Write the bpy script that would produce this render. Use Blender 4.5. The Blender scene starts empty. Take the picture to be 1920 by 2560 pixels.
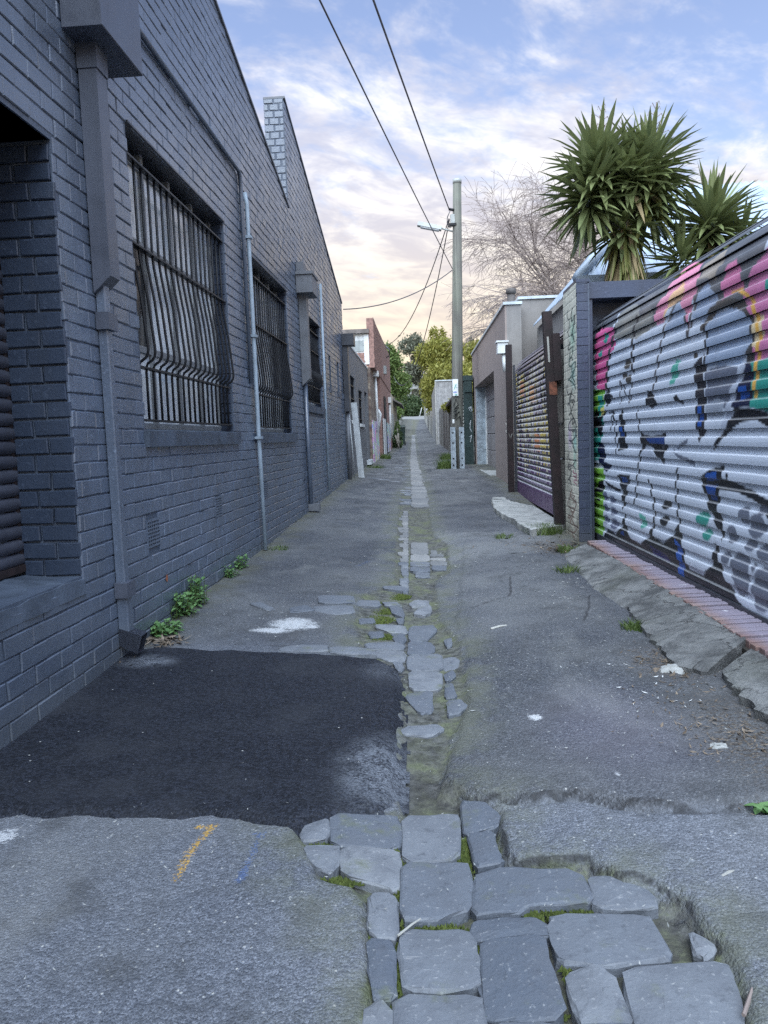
import bpy, math, random, numpy as np
from mathutils import Vector, Matrix
random.seed(7); rng=np.random.default_rng(7)
R_=math.radians
scn=bpy.context.scene; COL=scn.collection
# ---------------------------------------------------------------- camera
H=1.2; F=1920.; CX,CY=960.,1280.
def nrm(v): v=np.array(v,float); return v/np.linalg.norm(v)
hor=lambda x:1131-.0365*x
Yc=nrm([1048-CX,hor(1048)-CY,F]); Zc=-nrm([.0365,1,(CY-1131+.0365*CX)/F]); Xc=np.cross(Yc,Zc)
RW=np.array([Xc,Yc,Zc])
cd=bpy.data.cameras.new('camera'); cam=bpy.data.objects.new('camera',cd); COL.objects.link(cam)
r,u,b=RW@[1,0,0],RW@[0,-1,0],RW@[0,0,-1]
cam.matrix_world=Matrix(((r[0],u[0],b[0],0),(r[1],u[1],b[1],0),(r[2],u[2],b[2],H),(0,0,0,1)))
cd.sensor_fit='VERTICAL'; cd.sensor_height=36; cd.lens=27; cd.clip_start=.05; cd.clip_end=3000
scn.camera=cam
def seen_px(P):
    c=RW.T@(np.asarray(P,float)-np.array([0,0,H])); return CX+F*c[0]/max(c[2],.01),CY+F*c[1]/max(c[2],.01),c[2]
# ---------------------------------------------------------------- node helper
class NT:
    def __init__(s,nt): s.t=nt; nt.nodes.clear()
    def n(s,typ,ins=None,**kw):
        nd=s.t.nodes.new('ShaderNode'+typ)
        for k,v in kw.items(): setattr(nd,k,v)
        for k,v in (ins or {}).items():
            sk=nd.inputs[k]
            if isinstance(v,bpy.types.NodeSocket): s.t.links.new(v,sk)
            else: sk.default_value=v
        return nd
    def math(s,op,a,b=0.,c=None,clamp=False):
        nd=s.n('Math',{0:a,1:b},operation=op,use_clamp=clamp)
        if c is not None:
            if isinstance(c,bpy.types.NodeSocket): s.t.links.new(c,nd.inputs[2])
            else: nd.inputs[2].default_value=c
        return nd.outputs[0]
    def vm(s,op,a,b=(0,0,0)):
        nd=s.n('VectorMath',{0:a,1:b},operation=op); return nd.outputs['Value' if op in('LENGTH','DOT_PRODUCT') else 0]
    def mix(s,f,a,b,bt='MIX'):
        c=lambda v:tuple(v)+(1,) if isinstance(v,(tuple,list)) and len(v)==3 else v
        nd=s.n('Mix',{0:f,6:c(a),7:c(b)},data_type='RGBA',blend_type=bt,clamp_factor=True); return nd.outputs[2]
    def ramp(s,f,a,b,lo=0.,hi=1.):
        return s.n('MapRange',{0:f,1:a,2:b,3:lo,4:hi},interpolation_type='SMOOTHSTEP').outputs[0]
    def noise(s,v,sc,det=4.,rough=.55,dist=0.):
        return s.n('TexNoise',{'Vector':v,'Scale':sc,'Detail':det,'Roughness':rough,'Distortion':dist}).outputs['Fac']
    def vor(s,v,sc,feat='F1'):
        return s.n('TexVoronoi',{'Vector':v,'Scale':sc},feature=feat)
    def pos(s): return s.n('NewGeometry').outputs['Position']
    def attr(s,nm): return s.n('Attribute',attribute_name=nm)
    def sep(s,v): return s.n('SeparateXYZ',{0:v}).outputs
    def comb(s,x,y,z): return s.n('CombineXYZ',{0:x,1:y,2:z}).outputs[0]
    def bump(s,h,st=.5,d=.01,nrm=None):
        i={'Height':h,'Strength':st,'Distance':d}
        if nrm: i['Normal']=nrm
        return s.n('Bump',i).outputs[0]
    def out(s,col,rough=.7,bump=None,metal=0.,spec=.5,**kw):
        c=tuple(col)+(1,) if isinstance(col,(tuple,list)) and len(col)==3 else col
        i={'Base Color':c,'Roughness':rough,'Metallic':metal,'Specular IOR Level':spec}
        i.update(kw)
        if bump is not None: i['Normal']=bump
        p=s.n('BsdfPrincipled',i)
        s.t.links.new(p.outputs[0],s.n('OutputMaterial').inputs[0]); return p
MATS={}
def newmat(name):
    m=bpy.data.materials.new(name); m.use_nodes=True; MATS[name]=m; return NT(m.node_tree)
# ---------------------------------------------------------------- sky, sun, exposure
SUN_EL,SUN_AZ=58.,190.
w=bpy.data.worlds.new('World'); scn.world=w; w.use_nodes=True
k=NT(w.node_tree)
d=k.vm('NORMALIZE',k.n('TexCoord').outputs['Generated'])
sx,sy,sz=k.sep(d)
sky=k.n('TexSky',sky_type='NISHITA',sun_disc=False,sun_elevation=R_(SUN_EL),sun_rotation=R_(SUN_AZ),altitude=50.,air_density=1.2,dust_density=1.0,ozone_density=2.5).outputs[0]
el=k.math('MAXIMUM',sz,0.)
den=k.math('ADD',el,.16)
pv=k.comb(k.math('DIVIDE',sx,den),k.math('DIVIDE',sy,den),0.)
pr=k.n('VectorRotate',{'Vector':pv,'Angle':R_(52)},rotation_type='Z_AXIS').outputs[0]
pa=k.vm('MULTIPLY',pr,(1.,.62,1.))
n1=k.noise(pa,1.1,3.,.5,.3); n2=k.noise(pa,5.,6.,.62,.5); n3=k.noise(pa,17.,4.,.6,.2)
dens=k.math('ADD',k.math('ADD',k.math('MULTIPLY',n1,.46),k.math('MULTIPLY',n2,.58)),k.math('MULTIPLY',n3,.26))
veil=k.ramp(el,.05,.55,.30,-.16)
side=k.math('MULTIPLY',k.ramp(sx,-.1,.45,0.,1.),k.math('MULTIPLY',k.ramp(el,.12,.4),-.09))
dens=k.math('ADD',k.math('ADD',dens,veil),side)
cf=k.ramp(dens,.50,.75)
shade=k.ramp(k.noise(k.vm('ADD',pa,(.06,.09,0.)),6.5,5.,.6,.4),.36,.66)
warm=k.ramp(el,.03,.36)
lit=k.mix(warm,(4.75,4.05,2.95),(4.7,4.65,4.75)); drk=k.mix(warm,(4.2,3.5,2.7),(2.85,2.95,3.6))
cl=k.mix(shade,drk,lit)
skyb=k.mix(1.,sky,(1.1,.93,.93),'MULTIPLY')
colr=k.mix(cf,skyb,cl)
bg=k.n('Background',{0:colr,1:.05})
k.t.links.new(bg.outputs[0],k.n('OutputWorld').inputs[0])
sd_=bpy.data.lights.new('sun','SUN'); sd_.energy=1.5; sd_.angle=R_(80); sd_.color=(.76,.90,1.)
so=bpy.data.objects.new('sun',sd_); COL.objects.link(so)
sv=Vector((math.sin(R_(SUN_AZ))*math.cos(R_(SUN_EL)),math.cos(R_(SUN_AZ))*math.cos(R_(SUN_EL)),math.sin(R_(SUN_EL))))
so.rotation_euler=sv.to_track_quat('Z','Y').to_euler()
vs=scn.view_settings; vs.view_transform='Standard'; vs.look='None'; vs.exposure=2.3; vs.gamma=1; vs.use_curve_mapping=False
scn.cycles.use_denoising=False; scn.cycles.max_bounces=5; scn.cycles.diffuse_bounces=3
# ---------------------------------------------------------------- mesh helpers
def tg(o,label=None,cat=None,group=None,kind=None):
    for a,v in (('label',label),('category',cat),('group',group),('kind',kind)):
        if v: o[a]=v
    return o
def empty(name,loc=(0,0,0)):
    o=bpy.data.objects.new(name,None); o.empty_display_size=.1; o.location=loc; COL.objects.link(o); return o
def link(name,me,parent=None):
    o=bpy.data.objects.new(name,me); COL.objects.link(o)
    if parent is not None:
        o.parent=parent
        o.matrix_parent_inverse=Matrix.Translation(parent.matrix_world.translation if False else parent_loc(parent)).inverted()
    return o
def parent_loc(p):
    v=Vector(p.location)
    while p.parent is not None:
        p=p.parent
    return v
def mk(name,V,Fc,mat,parent=None,smooth=False):
    me=bpy.data.meshes.new(name); me.from_pydata([tuple(map(float,v)) for v in V],[],Fc)
    if mat: me.materials.append(MATS[mat])
    if smooth: me.polygons.foreach_set('use_smooth',[True]*len(me.polygons))
    me.update(); return link(name,me,parent)
class MB:
    def __init__(s): s.v=[]; s.f=[]
    def add(s,V,Fc):
        n=len(s.v); s.v+= [tuple(map(float,v)) for v in V]; s.f+=[tuple(i+n for i in f) for f in Fc]; return s
    def hexa(s,P):   # 8 pts: bottom 4 ccw then top 4
        return s.add(P,[(3,2,1,0),(4,5,6,7),(0,1,5,4),(1,2,6,5),(2,3,7,6),(3,0,4,7)])
    def box(s,x0,x1,y0,y1,z0,z1):
        return s.hexa([(x0,y0,z0),(x1,y0,z0),(x1,y1,z0),(x0,y1,z0),(x0,y0,z1),(x1,y0,z1),(x1,y1,z1),(x0,y1,z1)])
    def bev(s,fr,a0,a1,b0,b1,c0,c1,bv=.006):   # bevelled box in frame fr(a,b,c): c is outward
        e=bv
        V=[fr(*p) for p in ((a0,b0,c0),(a1,b0,c0),(a1,b1,c0),(a0,b1,c0),(a0,b0,c1-e),(a1,b0,c1-e),(a1,b1,c1-e),(a0,b1,c1-e),(a0+e,b0+e,c1),(a1-e,b0+e,c1),(a1-e,b1-e,c1),(a0+e,b1-e,c1))]
        return s.add(V,[(3,2,1,0)]+[(i,(i+1)%4,(i+1)%4+4,i+4) for i in range(4)]+[(i+4,(i+1)%4+4,(i+1)%4+8,i+8) for i in range(4)]+[(8,9,10,11)])
    def fbox(s,fr,a0,a1,b0,b1,c0,c1):
        return s.hexa([fr(*p) for p in ((a0,b0,c0),(a1,b0,c0),(a1,b1,c0),(a0,b1,c0),(a0,b0,c1),(a1,b0,c1),(a1,b1,c1),(a0,b1,c1))])
    def tube(s,P,rad,n=8,cap=True):
        P=[Vector(p) for p in P]; m=len(P); rad=rad if isinstance(rad,(list,tuple)) else [rad]*m
        up=Vector((.3,.2,.93)); rings=[]; n0=len(s.v)
        for i in range(m):
            t=(P[min(i+1,m-1)]-P[max(i-1,0)]).normalized()
            a=t.cross(up)
            if a.length<.05: a=t.cross(Vector((1,0,0)))
            a.normalize(); b=t.cross(a)
            for j in range(n):
                th=2*math.pi*j/n; s.v.append(tuple(P[i]+(a*math.cos(th)+b*math.sin(th))*rad[i]))
        for i in range(m-1):
            for j in range(n):
                j2=(j+1)%n; s.f.append((n0+i*n+j,n0+i*n+j2,n0+(i+1)*n+j2,n0+(i+1)*n+j))
        if cap: s.f.append(tuple(n0+j for j in range(n))[::-1]); s.f.append(tuple(n0+(m-1)*n+j for j in range(n)))
        return s
    def prism(s,poly,z0,z1):
        n=len(poly); return s.add([(x,y,z0) for x,y in poly]+[(x,y,z1) for x,y in poly],[tuple(range(n))[::-1],tuple(range(n,2*n))]+[(i,(i+1)%n,(i+1)%n+n,i+n) for i in range(n)])
    def o(s,name,mat,parent=None,smooth=False): return mk(name,s.v,s.f,mat,parent,smooth)
def hash2(ix,iy,s=0):
    h=(ix.astype(np.int64)*374761393+iy.astype(np.int64)*668265263+s*974634533)&0x7fffffff
    h=((h^(h>>13))*1274126177)&0x7fffffff
    return ((h^(h>>16))&0xffff)/65535.
def vnoise(x,y,s=0):
    ix,iy=np.floor(x),np.floor(y); fx,fy=x-ix,y-iy; fx=fx*fx*(3-2*fx); fy=fy*fy*(3-2*fy)
    return (hash2(ix,iy,s)*(1-fx)+hash2(ix+1,iy,s)*fx)*(1-fy)+(hash2(ix,iy+1,s)*(1-fx)+hash2(ix+1,iy+1,s)*fx)*fy
def fbm(x,y,s=0,o=4):
    r=0;a=.5
    for i in range(o): r=r+a*vnoise(x*2**i,y*2**i,s+i); a*=.5
    return r-.47
def sdpoly(x,y,poly):   # signed distance, + inside
    P=np.array(poly); d=np.full(x.shape,1e9); ins=np.zeros(x.shape,bool); n=len(P)
    for i in range(n):
        a,b=P[i],P[(i+1)%n]; e=b-a; L=(e@e)+1e-12
        t=np.clip(((x-a[0])*e[0]+(y-a[1])*e[1])/L,0,1)
        d=np.minimum(d,np.hypot(x-a[0]-t*e[0],y-a[1]-t*e[1]))
        c=((a[1]>y)!=(b[1]>y))&(x<(b[0]-a[0])*(y-a[1])/(b[1]-a[1]+1e-12)+a[0]); ins^=c
    return np.where(ins,d,-d)
def sdline(x,y,pts):
    d=np.full(x.shape,1e9)
    for a,b in zip(pts,pts[1:]):
        a=np.array(a);b=np.array(b);e=b-a;t=np.clip(((x-a[0])*e[0]+(y-a[1])*e[1])/((e@e)+1e-12),0,1)
        d=np.minimum(d,np.hypot(x-a[0]-t*e[0],y-a[1]-t*e[1]))
    return d
def lin(c): c=np.array(c)/255.; return np.where(c<=.04045,c/12.92,((c+.055)/1.055)**2.4)
def colattr(o,C):
    at=o.data.color_attributes.new('Col','FLOAT_COLOR','POINT')
    at.data.foreach_set('color',np.concatenate([C,np.ones((len(C),1))],1).astype(np.float32).ravel())
def fattr(o,nm,v):
    at=o.data.attributes.new(nm,'FLOAT','POINT'); at.data.foreach_set('value',np.asarray(v,np.float32))
STONES=[[(0.103,2.433),(0.17,2.418),(0.213,2.327),(0.199,2.269),(0.103,2.235)],[(0.113,2.225),(0.187,2.22),(0.183,2.132),(0.195,2.072),(0.123,2.058)],[(-0.087,2.347),(0.079,2.367),(0.085,2.285),(0.075,2.119),(-0.077,2.089)],[(-0.082,2.077),(0.09,2.079),(0.102,2.004),(0.088,1.88),(-0.002,1.833),(-0.076,1.834)],[(-0.308,2.325),(-0.118,2.339),(-0.102,2.298),(-0.101,2.154),(-0.29,2.161)],[(-0.256,2.142),(-0.106,2.142),(-0.097,2.105),(-0.095,1.958),(-0.244,2.01)],[(-0.393,2.242),(-0.328,2.295),(-0.314,2.243),(-0.323,2.194),(-0.384,2.186)],[(-0.373,2.132),(-0.277,2.141),(-0.269,2.065),(-0.286,2.018),(-0.328,2.043)],[(-0.168,1.909),(-0.116,1.916),(-0.097,1.887),(-0.093,1.76),(-0.146,1.752),(-0.16,1.788)],[(-0.159,1.723),(-0.103,1.726),(-0.095,1.639),(-0.095,1.558),(-0.134,1.549),(-0.153,1.639)],[(-0.152,1.504),(-0.123,1.532),(-0.096,1.504),(-0.088,1.433),(-0.152,1.425)],[(-0.072,1.772),(0.075,1.774),(0.09,1.688),(0.086,1.6),(-0.061,1.592),(-0.076,1.683)],[(-0.079,1.553),(0.091,1.562),(0.094,1.481),(0.093,1.421),(-0.078,1.415)],[(0.119,2.007),(0.193,2.032),(0.386,1.988),(0.394,1.859),(0.249,1.859),(0.208,1.835),(0.105,1.857)],[(0.423,1.963),(0.473,1.971),(0.521,1.932),(0.555,1.877),(0.542,1.842),(0.412,1.853)],[(0.102,1.821),(0.182,1.822),(0.242,1.813),(0.27,1.779),(0.264,1.744),(0.109,1.747),(0.093,1.767)],[(0.117,1.735),(0.252,1.726),(0.251,1.633),(0.256,1.493),(0.105,1.501),(0.103,1.606)],[(0.297,1.816),(0.514,1.808),(0.526,1.685),(0.513,1.661),(0.381,1.637),(0.285,1.654),(0.284,1.759)],[(0.289,1.598),(0.361,1.622),(0.382,1.578),(0.389,1.466),(0.295,1.462),(0.286,1.518)],[(0.421,1.614),(0.637,1.628),(0.623,1.527),(0.595,1.411),(0.413,1.415),(0.407,1.479)],[(0.604,1.735),(0.638,1.69),(0.604,1.657),(0.589,1.674)],[(0.113,1.476),(0.222,1.473),(0.248,1.422),(0.117,1.419)],[(0.278,1.455),(0.391,1.456),(0.395,1.403),(0.277,1.402)],[(-0.112,3.054),(-0.08,3.1),(0.029,3.122),(0.055,3.072),(0.003,3.014),(-0.102,3.018)],[(-0.105,3.467),(0.017,3.549),(0.02,3.291),(-0.038,3.268)],[(0.094,3.398),(0.15,3.398),(0.173,3.307),(0.138,3.239),(0.087,3.221)],[(-0.089,3.825),(0.073,3.84),(0.066,3.574),(-0.079,3.564)],[(-0.097,4.109),(0.082,4.134),(0.082,3.874),(-0.093,3.852)],[(0.089,3.632),(0.124,3.641),(0.132,3.453),(0.083,3.459)],[(0.09,3.788),(0.132,3.832),(0.143,3.745),(0.097,3.673)],[(0.091,4.063),(0.15,4.065),(0.178,4.0),(0.15,3.885),(0.09,3.884)],[(-0.096,4.381),(0.022,4.395),(0.049,4.3),(0.027,4.173),(-0.097,4.137)],[(-0.096,4.723),(0.045,4.781),(0.07,4.684),(-0.003,4.441),(-0.097,4.419)],[(0.107,4.436),(0.151,4.463),(0.153,4.321),(0.119,4.277)],[(-0.076,5.092),(-0.027,5.29),(0.044,5.312),(0.042,5.148),(-0.008,5.05)],[(-0.109,5.394),(-0.058,5.501),(0.026,5.491),(0.025,5.358),(-0.077,5.296)],[(-0.119,8.109),(0.05,8.137),(0.048,7.778),(-0.116,7.75)],[(-0.115,7.715),(0.053,7.74),(0.051,7.438),(-0.112,7.413)],[(-0.112,7.365),(0.056,7.388),(0.054,7.126),(-0.11,7.104)],[(-0.109,7.002),(0.051,7.025),(0.05,6.804),(-0.106,6.782)],[(-0.106,6.74),(0.048,6.763),(0.047,6.571),(-0.104,6.549)],[(-0.061,6.527),(0.045,6.533),(0.044,6.371),(-0.06,6.365)],[(0.081,7.657),(0.138,7.607),(0.136,7.426),(0.078,7.474)],[(0.077,7.41),(0.187,7.323),(0.186,7.222),(0.076,7.308)],[(0.075,7.261),(0.203,7.165),(0.2,7.025),(0.073,7.118)],[(0.072,7.082),(0.21,6.981),(0.205,6.811),(0.069,6.909)],[(0.082,6.86),(0.196,6.776),(0.191,6.583),(0.078,6.663)],[(-0.311,5.89),(-0.183,5.927),(-0.126,5.867),(-0.135,5.744),(-0.29,5.779)],[(-0.247,5.234),(-0.167,5.238),(-0.139,5.108),(-0.142,4.97),(-0.21,5.042)],[(-0.299,4.72),(-0.137,4.744),(-0.117,4.611),(-0.195,4.582),(-0.286,4.634)],[(-0.207,4.545),(-0.133,4.57),(-0.118,4.461),(-0.137,4.352),(-0.181,4.406)],[(-0.345,4.32),(-0.179,4.36),(-0.128,4.316),(-0.135,4.225),(-0.321,4.219)],[(-0.278,4.166),(-0.134,4.188),(-0.115,4.118),(-0.122,4.009),(-0.183,3.99),(-0.277,4.083)],[(-0.174,3.954),(-0.129,3.967),(-0.119,3.87),(-0.14,3.803)],[(-0.454,5.325),(-0.354,5.362),(-0.333,5.259),(-0.435,5.203)],[(-0.286,5.331),(-0.2,5.353),(-0.157,5.264),(-0.267,5.25)],[(-0.343,4.559),(-0.266,4.585),(-0.248,4.488),(-0.319,4.447)],[(-0.421,4.883),(-0.337,4.901),(-0.327,4.808),(-0.413,4.78)],[(-0.367,4.173),(-0.302,4.172),(-0.282,4.096),(-0.358,4.064)],[(-0.188,4.924),(-0.141,4.95),(-0.14,4.816),(-0.174,4.821)],[(-0.75,5.388),(-0.521,5.449),(-0.49,5.238),(-0.715,5.186)],[(-0.741,5.13),(-0.507,5.181),(-0.475,4.997),(-0.605,4.942),(-0.733,5.01)],[(-0.902,5.052),(-0.807,5.128),(-0.741,5.009),(-0.877,4.947)],[(-1.185,5.111),(-1.127,5.151),(-1.011,5.02),(-1.042,4.972)],[(-0.8,4.193),(-0.717,4.23),(-0.566,4.225),(-0.548,4.096),(-0.802,4.093)],[(-0.535,4.17),(-0.412,4.186),(-0.295,4.147),(-0.283,4.048),(-0.508,4.071)],[(-0.462,5.361),(-0.326,5.384),(-0.31,5.23),(-0.466,5.194)],[(-0.258,10.726),(-0.194,10.765),(-0.188,10.596),(-0.247,10.559)],[(-0.258,10.507),(-0.191,10.547),(-0.185,10.371),(-0.247,10.333)],[(-0.275,10.276),(-0.188,10.324),(-0.182,10.17),(-0.262,10.124)],[(-0.304,10.064),(-0.185,10.124),(-0.179,9.922),(-0.287,9.862)],[(-0.25,9.836),(-0.182,9.877),(-0.176,9.682),(-0.239,9.642)],[(-0.25,9.596),(-0.179,9.638),(-0.173,9.46),(-0.238,9.42)],[(-0.231,9.384),(-0.176,9.418),(-0.17,9.262),(-0.222,9.229)],[(-0.291,9.163),(-0.173,9.222),(-0.167,9.066),(-0.275,9.01)],[(-0.277,8.973),(-0.17,9.028),(-0.164,8.846),(-0.261,8.795)],[(-0.226,8.775),(-0.167,8.81),(-0.161,8.634),(-0.216,8.601)],[(-0.253,8.553),(-0.164,8.599),(-0.159,8.448),(-0.24,8.404)],[(-0.264,8.364),(-0.161,8.415),(-0.156,8.25),(-0.25,8.202)],[(-0.206,8.19),(-0.159,8.218),(-0.153,8.051),(-0.198,8.024)],[(-0.242,7.977),(-0.156,8.021),(-0.151,7.868),(-0.229,7.826)],[(-0.205,7.809),(-0.153,7.839),(-0.148,7.692),(-0.196,7.665)],[(-0.196,7.639),(-0.151,7.665),(-0.146,7.522),(-0.188,7.498)],[(-0.241,7.451),(-0.149,7.496),(-0.144,7.342),(-0.228,7.3)],[(-0.202,7.286),(-0.146,7.316),(-0.141,7.178),(-0.193,7.149)],[(-0.215,7.118),(-0.144,7.154),(-0.139,7.007),(-0.204,6.973)],[(-0.227,6.942),(-0.141,6.984),(-0.137,6.84),(-0.214,6.8)],[(-0.197,6.786),(-0.139,6.817),(-0.135,6.686),(-0.188,6.656)],[(-0.195,6.633),(-0.137,6.665),(-0.133,6.534),(-0.186,6.505)],[(-0.185,6.486),(-0.135,6.513),(-0.131,6.397),(-0.177,6.371)],[(-0.168,6.357),(-0.133,6.377),(-0.129,6.247),(-0.161,6.228)],[(-0.195,6.195),(-0.131,6.228),(-0.127,6.118),(-0.186,6.087)],[(-0.188,6.069),(-0.129,6.1),(-0.125,5.987),(-0.179,5.959)],[(-0.175,5.944),(-0.127,5.97),(-0.123,5.855),(-0.167,5.831)],[(-0.165,5.817),(-0.125,5.839),(-0.121,5.716),(-0.158,5.696)]]
PATCH=[(-1.639,2.175),(-1.679,2.35),(-1.623,2.733),(-1.612,3.091),(-1.599,3.536),(-1.622,3.791),(-1.571,3.946),(-1.583,4.068),(-1.392,4.134),(-1.11,4.089),(-0.818,4.066),(-0.443,4.04),(-0.245,3.973),(-0.167,3.848),(-0.131,3.648),(-0.115,3.2),(-0.11,2.827),(-0.116,2.557),(-0.107,2.401),(-0.15,2.34),(-0.226,2.329),(-0.296,2.328),(-0.348,2.284),(-0.387,2.249),(-0.42,2.227),(-0.491,2.243),(-0.599,2.281),(-0.707,2.302),(-0.82,2.293),(-0.898,2.297),(-1.01,2.285),(-1.118,2.297),(-1.239,2.277),(-1.314,2.297),(-1.374,2.286),(-1.483,2.249)]
UPPER=[(0.018,2.502),(0.072,2.484),(0.161,2.428),(0.239,2.419),(0.323,2.375),(0.442,2.402),(0.515,2.384),(0.578,2.335),(0.64,2.29),(0.746,2.283),(0.841,2.311),(0.938,2.285),(1.07,2.313),(1.276,2.364),(2.171,4.052),(1.184,3.565),(1.214,4.031),(1.219,5.566),(1.248,7.002),(0.764,7.977),(0.431,7.954),(0.267,5.651),(0.194,4.758),(0.217,4.288),(0.21,3.982),(0.179,3.329),(0.107,2.948),(0.066,2.701)]
LOBE=[(0.216,2.331),(0.201,2.236),(0.205,2.091),(0.242,2.048),(0.34,2.038),(0.43,2.048),(0.449,1.989),(0.498,1.935),(0.576,1.918),(0.622,1.843),(0.627,1.747),(0.646,1.675),(0.65,1.597),(0.635,1.514),(0.557,1.318),(0.859,1.313),(1.323,2.235),(0.752,2.263),(0.636,2.275),(0.56,2.31),(0.436,2.371),(0.32,2.354)]
CHAN=[(-0.426,2.263),(-0.291,2.341),(-0.1,2.363),(-0.125,2.556),(-0.113,2.902),(-0.152,3.673),(-0.265,3.949),(-0.347,4.052),(-0.447,4.727),(-0.453,5.504),(-0.24,6.119),(-0.292,8.469),(-0.335,12.109),(-0.263,16.095),(0.073,16.402),(0.096,10.351),(0.13,8.547),(0.262,7.893),(0.224,6.439),(0.1,6.185),(0.097,4.911),(0.199,4.381),(0.199,3.986),(0.188,3.327),(0.092,2.952),(0.049,2.606),(0.124,2.459),(0.227,2.367),(0.205,2.223),(0.209,2.05),(0.428,2.038),(0.498,1.931),(0.617,1.857),(0.646,1.675),(0.633,1.514),(0.56,1.318),(-0.164,1.327),(-0.154,1.556),(-0.186,1.883),(-0.218,1.942),(-0.32,1.984)]
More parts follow.
